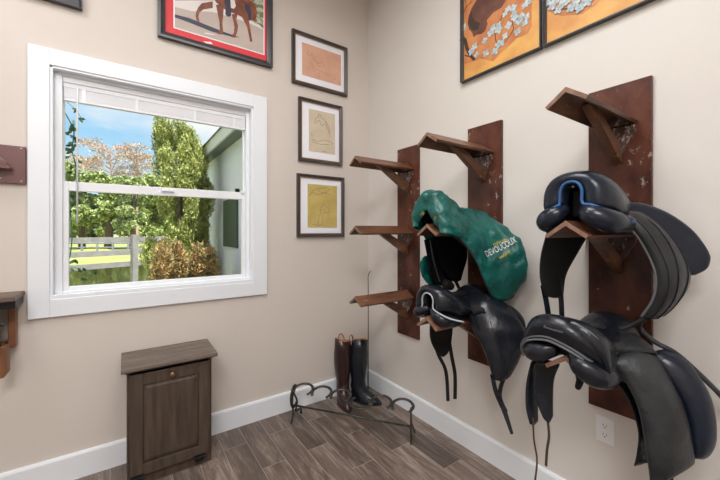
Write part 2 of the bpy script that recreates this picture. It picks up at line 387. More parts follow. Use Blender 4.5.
# ------------------------------------------------------------------ framed pictures on the window wall
def poly(name, pts, m, parent, axis, off, th=.0006):
    """a flat painted shape on the picture plane; pts are (across, height)"""
    if axis == 'y': P = [(a, off, b) for a, b in pts]; d = (0, -th, 0)
    else: P = [(off, a, b) for a, b in pts]; d = (-th, 0, 0)
    return G().prism(P, d).make(name, m, parent)
def frame(name, label, cat, axis, a0, a1, z0, z1, fw, mats, depth=.022, lip=None, group=None):
    n = V((0, -1, 0)) if axis == 'y' else V((-1, 0, 0))
    def P(a, z, d): return (a, -d, z) if axis == 'y' else (-d, a, z)
    t = thing(name, label, cat, P((a0 + a1) / 2, z0, 0), group)
    # mitred moulding
    prof = [(0, 0), (0, depth), (fw * .35, depth), (fw * .75, depth * .72), (fw, depth * .6), (fw, 0)]
    g = G(); vs = []
    for (cx, cz, sx, sz) in ((a0, z0, 1, 1), (a1, z0, -1, 1), (a1, z1, -1, -1), (a0, z1, 1, -1)):
        vs += [P(cx + sx * w_, cz + sz * w_, d + .001) for w_, d in prof]
    k = len(prof); fs = []
    for c in range(4):
        for i in range(k - 1): fs.append((c * k + i, c * k + i + 1, ((c + 1) % 4) * k + i + 1, ((c + 1) % 4) * k + i))
    g.add(vs, fs); g.make('frame', mats[0], t)
    if lip:
        g = G(); w0, w1 = fw * .82, fw + .004; d = depth * .62
        for aa, bb, cc, dd in ((a0 + w0, a0 + w1, z0 + w0, z1 - w0), (a1 - w1, a1 - w0, z0 + w0, z1 - w0), (a0 + w1, a1 - w1, z0 + w0, z0 + w1), (a0 + w1, a1 - w1, z1 - w1, z1 - w0)):
            g.box(P(aa, cc, d), P(bb, dd, d + .003))
        g.make('bronze_lip', lip, t)
    G().box(P(a0 + fw * .9, z0 + fw * .9, .002), P(a1 - fw * .9, z1 - fw * .9, .008)).make('mat_board' if mats[1] else 'backing', mats[1], t)
    return t
SK = (('pinkpaper', 'ink_pink'), ('creampaper', 'ink'), ('yellowpaper', 'ink'))
def strokes(name, ps, m, parent, wd=.0015, axis='y', off=-.0112):
    g = G()
    for s in ps:
        q = path([(a, off, b) if axis == 'y' else (off, a, b) for a, b in s], 5)
        g.tube(q, wd / 2, 4, up=((0, 1, 0) if axis == 'y' else (1, 0, 0)), flat=(1, .15))
    return g.make(name, m, parent)
fr = frame('framed_sketch', 'dark framed pinkish sketch, wide format, topmost of the three small frames', 'picture', 'y', -.722, -.230, 2.473, 2.879, .024, ('frame_dark', 'matboard'), lip='frame_bronze', group='small framed sketches by the corner')
poly('sketch_sheet', [(-.637, 2.555), (-.288, 2.555), (-.288, 2.805), (-.637, 2.805)], 'pinkpaper', fr, 'y', -.0082, .0025)
strokes('drawn_lines', [[(-.60, 2.74), (-.57, 2.72), (-.55, 2.75)], [(-.56, 2.74), (-.52, 2.70), (-.50, 2.66), (-.47, 2.66)], [(-.55, 2.70), (-.50, 2.68), (-.46, 2.70), (-.44, 2.66)], [(-.52, 2.63), (-.46, 2.62), (-.40, 2.61)], [(-.49, 2.61), (-.50, 2.58), (-.48, 2.57)], [(-.35, 2.60), (-.33, 2.59)], [(-.58, 2.67), (-.55, 2.65), (-.53, 2.60)]], 'ink_pink', fr, .003)
fr = frame('framed_sketch', 'dark framed cream sketch of a horse head, middle of the three small frames', 'picture', 'y', -.669, -.279, 1.889, 2.379, .024, ('frame_dark', 'matboard'), lip='frame_bronze', group='small framed sketches by the corner')
poly('sketch_sheet', [(-.580, 1.975), (-.345, 1.975), (-.345, 2.305), (-.580, 2.305)], 'creampaper', fr, 'y', -.0082, .0025)
strokes('drawn_lines', [[(-.53, 2.19), (-.52, 2.24), (-.50, 2.255), (-.46, 2.25), (-.42, 2.22), (-.40, 2.17), (-.39, 2.11)], [(-.52, 2.2), (-.49, 2.23), (-.47, 2.19), (-.44, 2.21), (-.42, 2.17)], [(-.44, 2.24), (-.42, 2.2), (-.40, 2.14)], [(-.50, 2.26), (-.49, 2.28), (-.47, 2.26)], [(-.56, 2.07), (-.50, 2.06), (-.44, 2.08), (-.37, 2.07)], [(-.55, 2.05), (-.48, 2.04), (-.40, 2.05)], [(-.47, 1.99), (-.42, 1.985)], [(-.56, 2.12), (-.55, 2.09)], [(-.38, 2.05), (-.36, 2.07)]], 'ink', fr, .0036)
fr = frame('framed_sketch', 'dark framed yellow sketch of a horse head, lowest of the three small frames', 'picture', 'y', -.681, -.260, 1.304, 1.791, .024, ('frame_dark', 'matboard'), lip='frame_bronze', group='small framed sketches by the corner')
poly('sketch_sheet', [(-.590, 1.378), (-.325, 1.378), (-.325, 1.718), (-.590, 1.718)], 'yellowpaper', fr, 'y', -.0082, .0025)
strokes('drawn_lines', [[(-.58, 1.62), (-.54, 1.67), (-.48, 1.69), (-.42, 1.70)], [(-.55, 1.655), (-.50, 1.64), (-.44, 1.655), (-.38, 1.64)], [(-.52, 1.70), (-.48, 1.66), (-.43, 1.66), (-.39, 1.69)], [(-.45, 1.60), (-.44, 1.56), (-.41, 1.53), (-.40, 1.50), (-.43, 1.50), (-.45, 1.53)], [(-.45, 1.57), (-.47, 1.54), (-.48, 1.49), (-.50, 1.43), (-.49, 1.39)], [(-.43, 1.50), (-.46, 1.48), (-.455, 1.42), (-.47, 1.39)], [(-.55, 1.40), (-.46, 1.395)]], 'ink', fr, .0036)

# the big red-matted horse picture
fr = frame('framed_horse_picture', 'large framed picture of a trotting bay horse with a red mat above the window', 'picture', 'y', -1.595, -.878, 2.535, 3.10, .040, ('frame_black', 'red_mat'), depth=.03)
sx0, sx1, sz0, sz1 = -1.503, -.940, 2.625, 3.02
poly('white_mat_edge', [(sx0 - .008, sz0 - .008), (sx1 + .008, sz0 - .008), (sx1 + .008, sz1 + .008), (sx0 - .008, sz1 + .008)], 'matboard', fr, 'y', -.0082, .001)
M['road'] = mat('painted_road', (.55, .47, .42), .6, c2=(.50, .42, .38), scale=8)
M['pale'] = mat('painted_pale_ground', (.78, .74, .72), .6)
M['bay'] = mat('painted_bay_horse', (.30, .085, .035), .5, c2=(.14, .04, .02), scale=18)
M['navyp'] = mat('painted_navy', (.03, .035, .07), .5)
M['greenp'] = mat('painted_foliage', (.16, .20, .09), .6, c2=(.5, .5, .42), scale=45, lo=.45, hi=.55)
poly('picture_sheet', [(sx0, sz0), (sx1, sz0), (sx1, sz1), (sx0, sz1)], 'road', fr, 'y', -.0093, .001)
def zp(lst): return [(lambda p: (p.x, p.z))(at(160 + a / 6.26, b / 6.26, y=-.0105)) for a, b in lst]
def clipz(l): return [(max(sx0, min(sx1, a)), max(sz0, min(sz1, b))) for a, b in l]
poly('painted_verge', clipz(zp([(78, 0), (78, 38), (200, 70), (330, 75), (460, 110), (560, 145), (645, 185), (645, 0)])), 'pale', fr, 'y', -.0105, .0003)
poly('painted_bushes', [(sx0, 2.93), (-1.3, 2.90), (-1.1, 2.88), (-1.02, 2.86), (sx1, 2.80), (sx1, sz1), (sx0, sz1)], 'greenp', fr, 'y', -.0110, .0003)
poly('painted_hedge', clipz(zp([(560, 60), (640, 90), (640, 160), (600, 150), (565, 120)])), 'greenp', fr, 'y', -.0111, .0003)
poly('painted_shadow', clipz(zp([(88, 88), (180, 112), (300, 160), (400, 200), (500, 235), (460, 232), (380, 212), (330, 200), (180, 140), (92, 108)])), 'navyp', fr, 'y', -.0109, .0003)
for l in ([(262, 20), (240, 45), (228, 70), (222, 100), (230, 138), (248, 136), (240, 105), (246, 80), (270, 60), (330, 50), (330, 10)],
          [(350, 30), (362, 90), (372, 140), (374, 190), (358, 212), (384, 216), (396, 205), (390, 150), (396, 90), (400, 30)],
          [(448, 90), (458, 130), (466, 170), (462, 205), (444, 232), (470, 236), (484, 200), (488, 160), (478, 125), (486, 85)],
          [(490, 70), (520, 120), (545, 170), (556, 220), (564, 262), (578, 260), (570, 210), (562, 160), (552, 110), (560, 60)]):
    poly('painted_leg', zp(l), 'bay', fr, 'y', -.0113, .0003)
P0 = zp([(310, 0)])[0]
poly('painted_horse_body', [(-1.28, 2.985), (-1.30, 2.93), (-1.26, 2.87), (-1.20, 2.842), (-1.12, 2.838), (-1.05, 2.825), (-1.0, 2.84), (-.985, 2.90), (-1.0, 2.96), (-1.08, 2.985), (-1.2, 2.99)], 'bay', fr, 'y', -.0116, .0003)
poly('painted_horse_neck', [(-1.27, 2.90), (-1.31, 2.95), (-1.37, 2.975), (-1.39, 3.005), (-1.36, 3.018), (-1.30, 3.018), (-1.22, 2.985)], 'bay', fr, 'y', -.0117, .0003)
poly('painted_horse_tail', zp([(535, 18), (560, 40), (572, 80), (570, 122), (556, 128), (548, 90), (530, 50)]), 'navyp', fr, 'y', -.0119, .0003)
poly('painted_rider_leg', zp([(400, 0), (412, 50), (408, 88), (420, 104), (444, 104), (446, 80), (440, 40), (440, 0)]), 'navyp', fr, 'y', -.0119, .0003)
poly('painted_saddle_cloth', zp([(440, 0), (444, 50), (462, 56), (474, 40), (466, 0)]), 'pale', fr, 'y', -.0122, .0003)
for l in ([(268, 205), (300, 206), (350, 218), (330, 220), (290, 214)],):
    poly('painted_highlight', zp(l), 'pale', fr, 'y', -.0109, .0003)
poly('small_white_tag', zp([(270, 258), (320, 262), (330, 276), (290, 270)]), 'matboard', fr, 'y', -.0088, .0006)

fr = frame('framed_picture', 'black framed grey picture cut by the top left edge of the photo', 'picture', 'y', -2.42, -1.952, 2.56, 3.10, .012, ('frame_black', 'frame_black'), depth=.03)
M['greyart'] = mat('charcoal_grey_print', (.10, .10, .11), .5, c2=(.06, .06, .065), scale=6)
poly('print_sheet', [(-2.405, 2.575), (-1.966, 2.575), (-1.966, 3.085), (-2.405, 3.085)], 'greyart', fr, 'y', -.0082, .001)

# ------------------------------------------------------------------ gold blossom panels on the right wall
def panel(label, y0, y1, z0, z1):
    t = frame('blossom_painting', label, 'painting', 'x', y0, y1, z0, z1, .013, ('frame_black', 'gold'), depth=.03, group='gold blossom paintings side by side')
    return t
pA = panel('gold painting with brown animal head and white blossoms, left one of the pair', -1.521, -1.019, 2.281, 3.13)
pB = panel('gold painting with white blossoms, right one of the pair', -2.03, -1.529, 2.281, 3.13)
def zr(lst): return [(lambda p: (p.y, p.z))(at(455 + a / 5.976, b / 5.647, x=-.009)) for a, b in lst]
poly('painted_ground', zr([(38, 0), (38, 370), (90, 350), (150, 330), (230, 345), (260, 310), (320, 260), (370, 215), (430, 190), (458, 150), (462, -330), (38, -480)]), 'orange', pA, 'x', -.0088, .0004)
poly('painted_animal_head', zr([(130, 0), (100, 45), (82, 90), (76, 130), (84, 165), (104, 185), (112, 212), (130, 196), (160, 192), (180, 175), (196, 135), (190, 115), (230, 70), (275, 45), (300, 10), (330, -60), (300, -120), (200, -90)]), 'brownpaint', pA, 'x', -.0095, .0004)
poly('painted_animal_ear', zr([(98, 60), (84, 110), (92, 158), (112, 176), (140, 165), (150, 130), (120, 118), (104, 95)]), 'branchpaint', pA, 'x', -.0099, .0001)
def limb(parent, pts, w0, w1):
    q = path([(-.0104, a, b) for a, b in zr(pts)], 5); n = len(q)
    G().tube(q, [(w0 + (w1 - w0) * i / (n - 1)) / 2 for i in range(n)], 4, up=(1, 0, 0), flat=(1, .08)).make('painted_branch', 'branchpaint', parent)
limb(pA, [(34, 215), (60, 230), (72, 270), (90, 310), (118, 338)], .03, .014)
limb(pA, [(60, 312), (80, 318), (95, 310)], .006, .006)
limb(pA, [(100, 10), (70, 40), (45, 100), (40, 150)], .006, .004)
limb(pA, [(55, -30), (66, 20), (64, 60)], .004, .004)
limb(pA, [(240, 180), (245, 230), (270, 270)], .005, .004)
limb(pA, [(290, 60), (270, 120), (240, 150)], .005, .003)
limb(pA, [(340, 120), (350, 160), (330, 200), (300, 240)], .005, .003)
BL = [0]
def blossom(parent, ctr, s, rot, off=-.0109):
    y, z = ctr; g = G(); BL[0] += 1; off = off - .00008 * (BL[0] % 40)
    for k in range(4):
        a = rot + k * PI / 2 + random.uniform(-.15, .15); pts = []
        for q in range(8):
            an = 2 * PI * q / 8; rr = s * .5
            px = s * .55 + rr * math.cos(an) * .95; pz = rr * math.sin(an) * .85
            pts.append((off, y + px * math.cos(a) - pz * math.sin(a), z + px * math.sin(a) + pz * math.cos(a)))
        g.prism([(off - .00001 * k, b_, c_) for a_, b_, c_ in pts], (-.00002, 0, 0))
    return g
def spots(parent, lst, s0):
    for a, b in lst:
        s = s0 * .85 * random.uniform(.8, 1.15); c = zr([(a, b)])[0]
        blossom(parent, c, s, random.uniform(0, 1.5)).make('painted_blossom', 'petal', parent)
spots(pA, [(50, 165), (55, 150), (180, 230), (120, 262), (130, 310), (98, 292), (186, 300), (240, 290), (230, 160), (262, 140), (215, 185), (262, 170), (320, 145), (300, 80), (318, 50), (350, 45), (352, 80), (300, 205), (280, 245), (262, 250), (375, 180), (400, 90), (430, 95), (420, 30), (440, 10), (385, 118), (360, 100), (420, 130)], .026)
def zq(lst): return [(lambda p: (p.y, p.z))(at(440 + a / 4.5, b / 4.5, x=-.009)) for a, b in lst]
poly('painted_ground', zq([(468, 30), (480, 48), (510, 58), (545, 72), (590, 66), (640, 62), (670, 40), (700, 22), (740, -20), (860, -80), (860, -400), (468, -300)]), 'orange', pB, 'x', -.0088, .0004)
for a, b in [(486, 12), (505, 30), (520, 8), (535, 45), (548, 22), (572, 6), (590, 38), (612, 20), (628, 40), (650, 12), (672, 8), (560, -20), (600, -15), (640, -25), (690, -20), (520, -25), (490, -40), (580, -50), (720, -40), (760, -70), (660, -70), (620, -90), (540, -90), (700, -110), (800, -110)]:
    c = zq([(a, b)])[0]; blossom(pB, c, .021, random.uniform(0, 1.5)).make('painted_blossom', 'petal', pB)
for q in ([(470, 20), (510, 45), (560, 40), (620, 50)], [(560, -60), (600, 0), (650, 20)]):
    G().tube(path([(-.0104, a, b) for a, b in zq(q)], 5), .003, 4, up=(1, 0, 0), flat=(1, .1)).make('painted_branch', 'branchpaint', pB)

# ------------------------------------------------------------------ saddle racks
def make_rack(y, label):
    AL = -.472
    t = thing('saddle_rack', label, 'saddle rack', (0, y, .562), 'wall mounted saddle racks')
    hw = .1135
    G().box((-.02, y - hw, .562), (0, y + hw, 1.978)).make('backboard', 'rackwood', t, bevel=.002)
    for zr_ in (1.856, 1.387, .913):
        ar = G()
        for s in (1, -1):   # two sloping boards meeting in a ridge
            a = V((0, 0, zr_)); dn = V((0, s * .072, -.052)); nrm = V((0, s * .052, .072)).normalized() * .014
            pts = [V((-.02, y, 0)) + a, V((-.02, y, 0)) + a + dn, V((-.02, y, 0)) + a + dn - nrm, V((-.02, y, 0)) + a - V((0, 0, .019))]
            ar.prism(pts, (AL, 0, 0))
        arm = ar.make('arm', 'armwood', t, bevel=.0015)
        eg = G()
        for s in (1, -1):
            dn = V((0, s * .071, -.0515)); nrm = V((0, s * .052, .072)).normalized() * .013; a = V((-.4922, y, zr_ - .0008))
            eg.prism([a, a + dn, a + dn - nrm, a - V((0, 0, .018))], (-.0008, 0, 0))
        eg.make('cut_end', 'endgrain', arm)
        # diagonal brace, square timber turned on edge
        b = G(); p0 = V((-.02, y, zr_ - .222)); p1 = V((-.02, y, zr_ - .150)); q0 = V((-.335, y, zr_ - .030)); q1 = V((-.275, y, zr_ - .022))
        hwid = V((0, .016, 0))
        vs = [p0 - hwid, p0 + hwid, p1 + hwid, p1 - hwid, q0 - hwid, q0 + hwid, q1 + hwid, q1 - hwid]
        b.add(vs, [(0, 1, 2, 3), (7, 6, 5, 4), (0, 4, 5, 1), (1, 5, 6, 2), (2, 6, 7, 3), (3, 7, 4, 0)])
        b.make('brace', 'armwood', arm, bevel=.002)
        # triangular mounting block under the ridge
        k = G(); k.prism([(-.02, y - .066, zr_ - .066), (-.02, y + .066, zr_ - .066), (-.02, y + .062, zr_ - .10), (-.02, y, zr_ - .205), (-.02, y - .062, zr_ - .10)], (-.018, 0, 0))
        k.prism([(-.02, y - .055, zr_ - .058), (-.02, y + .055, zr_ - .058), (-.02, y, zr_ - .02)], (-.02, 0, 0)); k.make('mounting_block', 'dustywood', arm)
        for dy in (-.035, .035):
            G().lathe([(.004, 0), (.0045, .0015), (.002, .003)], (-.04, y + dy, zr_ - .072), 10, 'x').make('screw', 'metal', arm)
    return t
r0 = make_rack(-.5245, 'dark red wooden saddle rack with three empty arms, nearest the corner')
def copy_tree(o, parent=None, loc=None):
    c = o.copy(); COL.objects.link(c); c.parent = parent
    if loc is not None: c.location = loc
    for ch in o.children: copy_tree(ch, c)
    return c
r1 = copy_tree(r0, None, (0, -1.182, .562)); r1['label'] = 'dark red wooden saddle rack in the middle holding the green covered saddle'
r2 = copy_tree(r0, None, (0, -1.847, .562)); r2['label'] = 'dark red wooden saddle rack on the right above the wall outlet'

# ------------------------------------------------------------------ saddles
def arch(x, yc, hw, zt, zb, n=9, sq=.75, xs=0, zbr=None, hwr=None):
    """one cross-section of the seat: from the +y bottom over the top to the -y bottom; xs pulls the sides forward"""
    out = []
    for k in range(n):
        a = PI * k / (n - 1); c = math.cos(a); s = math.sin(a)
        w_ = hw if c > 0 or hwr is None else hwr
        b = zb if c > 0 or zbr is None else zbr
        out.append(V((x + xs * (1 - s), yc + w_ * math.copysign(abs(c) ** .85, c), b + (zt - b) * s ** sq)))
    return out
def sausage(parent, pts, rs, m, name='panel', flat=(1, 1)):
    P, R_ = cat1([V(p) for p in pts], rs, 5)
    # rounded ends
    t0 = (P[0] - P[1]).normalized(); t1 = (P[-1] - P[-2]).normalized(); r0_, r1_ = R_[0], R_[-1]
    A = [(P[0] + t0 * r0_ * math.sin(a), r0_ * math.cos(a)) for a in (1.5, 1.25, .95, .6, .3)]
    B = [(P[-1] + t1 * r1_ * math.sin(a), r1_ * math.cos(a)) for a in (.3, .6, .95, 1.25, 1.5)]
    pp = [a[0] for a in A] + P + [b[0] for b in B]; rr = [a[1] for a in A] + R_ + [b[1] for b in B]
    return G().tube(pp, rr, 16, flat=flat, up=(0, 0, 1)).make(name, m, parent, smooth=True)
def loftm(rows, name, m, parent, nu=5, nv=3, th=.012, wr=0):
    s = sheet(rows, th, nu, nv, edge=.02, wr=wr); o = s.make(name, m, parent, smooth=True); o['_'] = 0; del o['_']; return s, o

def pxs(l): return [at(p[0], p[1], x=p[2]) for p in l]
def pys(l): return [at(p[0], p[1], y=p[2]) for p in l]

# --- upper right: dressage saddle with blue piping
zr_ = 1.388; Yc = -1.84
s3 = thing('saddle', 'black saddle with bright blue piping on the middle arm of the right rack', 'saddle', (-.26, Yc, zr_))
rows = [arch(-.425, -1.852, .027, 1.512, 1.440, sq=.55), arch(-.454, -1.852, .044, 1.524, 1.440, sq=.6), arch(-.464, -1.852, .085, 1.540, 1.430),
        arch(-.446, -1.852, .112, 1.556, 1.425, xs=.03), arch(-.40, -1.852, .122, 1.560, 1.412, xs=.04, zbr=1.405), arch(-.33, -1.85, .120, 1.540, 1.40, xs=.04),
        arch(-.25, -1.85, .113, 1.500, 1.39, xs=.03), arch(-.17, -1.848, .11, 1.482, 1.375, xs=.03), arch(-.10, -1.845, .10, 1.49, 1.37), arch(-.055, -1.843, .085, 1.475, 1.38)]
_, seat = loftm(rows, 'seat', 'leather_navy', s3)
ga = arch(-.466, -1.852, .0375, 1.524, 1.447, n=11, sq=.55)
pl = pxs([(538, 219, -.36), (541, 216, -.42), (549, 210, -.462), (557, 206, -.474)]) + ga + pxs([(592, 205, -.474), (603, 209, -.462), (614, 214, -.435), (624, 218, -.40), (634, 223, -.35)])
G().tube(pl, .0056, 8, smooth_n=4).make('blue_piping', 'blue_pipe', s3, smooth=True)['label'] = 'bright blue piping'
sausage(s3, [(-.450, -1.818, 1.425), (-.466, -1.795, 1.408), (-.455, -1.768, 1.390), (-.41, -1.75, 1.380), (-.30, -1.745, 1.372), (-.12, -1.745, 1.36)], [.022, .034, .038, .038, .036, .03], 'leather_navy')
sausage(s3, [(-.455, -1.892, 1.428), (-.470, -1.912, 1.408), (-.455, -1.945, 1.390), (-.41, -1.966, 1.378), (-.32, -1.966, 1.372), (-.12, -1.945, 1.36)], [.018, .034, .040, .038, .030, .03], 'leather_navy')
G().box((-.40, -1.877, 1.40), (-.06, -1.827, 1.50)).make('gullet', 'leather_dull', s3, bevel=.01)
G().lathe([(.004, 0), (.005, .002), (.002, .004)], (-.448, -1.852, 1.508), 10, 'x').make('nail', 'metal', s3)
# near side: crescent of flap layers, then the padded knee block on top
rows = [pxs([(614, 214, -.33), (624, 211, -.31), (636, 212, -.27), (648, 220, -.22)]),
        pxs([(634, 232, -.31), (644, 230, -.29), (655, 231, -.25), (666, 240, -.20)]),
        pxs([(647, 252, -.29), (657, 251, -.27), (669, 252, -.23), (681, 261, -.18)]),
        pxs([(656, 276, -.28), (665, 275, -.26), (675, 274, -.23), (687, 279, -.17)]),
        pxs([(653, 299, -.27), (661, 299, -.25), (670, 297, -.22), (679, 296, -.18)]),
        pxs([(641, 317, -.26), (648, 319, -.24), (655, 318, -.22), (662, 314, -.20)])]
s = sheet(rows, .010, 5, 5, puff=.022, edge=.1); fl = s.make('flap', 'leather_mid', s3, smooth=True)
g = G()
for jj in (.30, .55, .8):
    k = int(jj * (len(s.P[0]) - 1)); g.tube([s.P[i][k] + V((-.001, -.001, 0)) for i in range(3, len(s.P))], .0016, 6)
g.make('seam', 'leather', fl, smooth=True)
G().tube([p for p in [r_[0] for r_ in s.g]], .0045, 8).make('flap_edge', 'dark_pipe', fl, smooth=True)
rows = [pxs([(614, 203, -.31), (612, 210, -.32), (615, 216, -.32)]),
        pxs([(640, 203, -.24), (634, 216, -.26), (634, 228, -.27)]),
        pxs([(666, 212, -.18), (660, 227, -.20), (652, 243, -.22)]),
        pxs([(690, 228, -.14), (683, 245, -.155), (670, 260, -.18)]),
        pxs([(704, 245, -.12), (700, 261, -.13), (684, 274, -.155)]),
        pxs([(709, 260, -.11), (706, 269, -.12), (696, 275, -.14)])]
sheet(rows, .024, 6, 6, puff=.034, edge=.25, flip=False).make('knee_block', 'leather_navy', s3, smooth=True)
# skirt tab under the seat
rows = [pxs([(603, 205, -.36), (612, 203, -.34), (622, 208, -.31)]), pxs([(612, 216, -.345), (624, 213, -.325), (634, 218, -.30)]), pxs([(617, 222, -.34), (628, 220, -.32), (636, 222, -.30)])]
sheet(rows, .006, 4, 4).make('skirt', 'leather', s3, smooth=True)
# far side flap and billets
rows = [pys([(547, 232, -1.71), (562, 232, -1.72), (590, 232, -1.725)]), pys([(541, 255, -1.70), (556, 256, -1.70), (577, 254, -1.70)]),
        pys([(540, 277, -1.69), (553, 279, -1.69), (566, 275, -1.69)]), pys([(545, 296, -1.69), (554, 298, -1.69), (563, 297, -1.69)])]
sheet(rows, .010, 5, 5, edge=.1).make('flap', 'leather_dull', s3, smooth=True)
ribbon(pys([(543, 285, -1.685), (546, 300, -1.685), (549, 318, -1.685)]), .021, .004, (.82, -.57, 0)).make('billet_strap', 'leather', s3)
ribbon(pys([(559, 280, -1.69), (561, 298, -1.69), (562, 320, -1.69)]), .021, .004, (.82, -.57, 0)).make('billet_strap', 'leather', s3)
# gathered strap resting on the lower saddle and trailing off to the right
g = ribbon(pxs([(654, 305, -.215), (645, 318, -.21), (632, 325, -.21), (620, 329, -.22)]), [.02, .018, .016, .014], .008, (0, 1, .3)); g.make('girth_strap', 'leather_mid', s3, smooth=True)
g = ribbon(pxs([(640, 321, -.20), (642, 330, -.19), (655, 342, -.18), (675, 353, -.16), (700, 375, -.12), (722, 397, -.07), (750, 430, -.03)]), [.014, .016, .016, .017, .017, .016, .012], .006, (0, .3, 1)); g.make('stirrup_leather', 'leather_mid', s3, smooth=True)

# --- lower right: black saddle with grey double piping
s4 = thing('saddle', 'worn black saddle with long grey flap on the lowest arm of the right rack', 'saddle', (-.27, Yc, .908))
rows = [arch(-.478, -1.848, .118, .962, .892, sq=.8, xs=.045, zbr=.864, hwr=.104), arch(-.500, -1.848, .134, .977, .905, sq=.8, xs=.045, zbr=.870, hwr=.116), arch(-.512, -1.848, .144, 1.00, .920, sq=.8, xs=.05, zbr=.880, hwr=.122),
        arch(-.508, -1.848, .148, 1.028, .935, sq=.8, xs=.06, zbr=.893, hwr=.122), arch(-.490, -1.848, .144, 1.042, .93, xs=.07, zbr=.90, hwr=.116), arch(-.45, -1.85, .134, 1.028, .92, xs=.07, zbr=.90, hwr=.108), arch(-.38, -1.85, .118, .985, .905, xs=.05, zbr=.89, hwr=.10),
        arch(-.30, -1.85, .108, .960, .89, xs=.04), arch(-.22, -1.85, .108, .972, .88), arch(-.15, -1.845, .105, 1.002, .88), arch(-.10, -1.845, .10, 1.006, .88), arch(-.055, -1.843, .09, .98, .88)]
_, seat = loftm(rows, 'seat', 'leather', s4, nv=4)
for dz in (0, -.012):
    q = [p + V((-.004, 0, dz)) for p in pxs([(524, 352, -.40), (522, 345, -.46), (526, 338.5, -.50), (535, 336, -.515), (548, 337, -.520), (562, 343, -.517), (576, 351, -.51), (588, 359, -.495), (600, 367, -.47), (612, 378, -.43)])]
    G().tube(q, .0045, 8, smooth_n=4).make('piping', 'dark_pipe', s4, smooth=True)
q = arch(-.510, -1.848, .147, 1.038, .935, n=11, sq=.8, xs=.06, zbr=.893, hwr=.121); G().tube(q, .003, 6, smooth_n=3).make('cantle_seam', 'dark_pipe', s4, smooth=True)
sausage(s4, [(-.478, -1.790, .918), (-.488, -1.758, .905), (-.475, -1.728, .893), (-.43, -1.718, .885), (-.30, -1.73, .875), (-.15, -1.745, .87)], [.030, .039, .040, .036, .034, .03], 'leather')
sausage(s4, [(-.488, -1.878, .918), (-.490, -1.897, .895), (-.470, -1.930, .870), (-.43, -1.948, .858), (-.395, -1.952, .856)], [.024, .038, .043, .038, .026], 'leather')
G().prism([(-.46, -1.80, .90), (-.46, -1.82, .945), (-.46, -1.86, .945), (-.46, -1.89, .90)], (.4, 0, 0)).make('gullet', 'leather_dull', s4, bevel=.006)
rows = [pxs([(524, 352, -.42), (525, 339, -.50), (547, 336, -.52), (576, 350, -.51), (600, 366, -.47), (613, 380, -.42)]),
        pxs([(524, 342, -.44), (529, 328, -.518), (550, 326, -.535), (577, 338, -.525), (602, 355, -.475), (616, 371, -.41)]),
        pxs([(529, 332, -.43), (534, 319, -.50), (552, 316, -.510), (578, 325, -.490), (601, 343, -.44), (614, 361, -.37)]),
        pxs([(536, 330, -.40), (540, 321, -.46), (554, 318, -.47), (577, 326, -.45), (598, 344, -.40), (611, 361, -.34)])]
bnd = sheet(rows, .012, 5, 6, edge=.1); cant = bnd.make('cantle', 'leather', s4, smooth=True)
# pommel skirt
rows = [pxs([(592, 330, -.25), (600, 322, -.19), (622, 327, -.14), (636, 335, -.12)]),
        pxs([(600, 343, -.31), (612, 338, -.26), (632, 339, -.20), (650, 346, -.16)]),
        pxs([(610, 357, -.34), (624, 352, -.30), (640, 352, -.25), (657, 353, -.20)])]
sk = sheet(rows, .008, 5, 5, puff=.006, edge=.1); sko = sk.make('skirt', 'leather_grey', s4, smooth=True)
G().tube(sk.g[-1], .004, 8).make('skirt_edge', 'leather', sko, smooth=True)
rows = [pxs([(607, 360, -.36), (622, 354, -.32), (640, 352, -.28), (656, 356, -.22)]),
        pxs([(624, 380, -.35), (638, 374, -.32), (654, 372, -.28), (668, 378, -.22)]),
        pxs([(637, 405, -.34), (649, 402, -.32), (664, 399, -.28), (680, 402, -.21)]),
        pxs([(643, 432, -.33), (656, 430, -.32), (671, 427, -.28), (688, 430, -.21)]),
        pxs([(647, 458, -.32), (660, 457, -.31), (676, 455, -.27), (692, 453, -.21)]),
        pxs([(650, 482, -.31), (660, 484, -.30), (676, 474, -.27), (692, 462, -.21)])]
fs_ = sheet(rows, .008, 5, 5, puff=.024, edge=.08, wr=.006, wfreq=7); flo = fs_.make('flap', 'leather_grey', s4, smooth=True)
flo['label'] = 'worn grey flap'
rows = [pxs([(650, 352, -.20), (657, 351, -.17), (664, 354, -.15)]),
        pxs([(655, 368, -.21), (672, 364, -.165), (687, 370, -.13)]),
        pxs([(668, 388, -.20), (686, 386, -.16), (700, 394, -.12)]),
        pxs([(680, 412, -.20), (695, 412, -.155), (706, 417, -.12)]),
        pxs([(687, 436, -.20), (698, 437, -.16), (705, 438, -.13)]),
        pxs([(690, 458, -.20), (695, 458, -.18), (699, 455, -.15)])]
sheet(rows, .026, 6, 6, puff=.036, edge=.25).make('knee_block', 'leather_navy', s4, smooth=True)
rows = [pxs([(612, 376, -.31), (622, 380, -.28), (635, 384, -.25)]), pxs([(628, 400, -.30), (638, 402, -.27), (650, 405, -.24)]), pxs([(638, 430, -.30), (646, 432, -.27), (655, 434, -.24)]), pxs([(637, 452, -.30), (643, 454, -.28), (655, 458, -.24)]), pxs([(634, 466, -.30), (640, 465, -.28), (648, 462, -.26)])]
sheet(rows, .006, 5, 5).make('sweat_flap', 'leather', s4, smooth=True)
g = G().box((0, 0, 0), (.016, .004, .006)); c = at(645, 412, x=-.35)
rows = pxs([(643, 409, -.352), (648, 412, -.350), (643, 415, -.352)])
G().tube([at(642, 409, x=-.352), at(648, 413, x=-.350)], .003, 8).make('flap_slot', 'leather', flo)
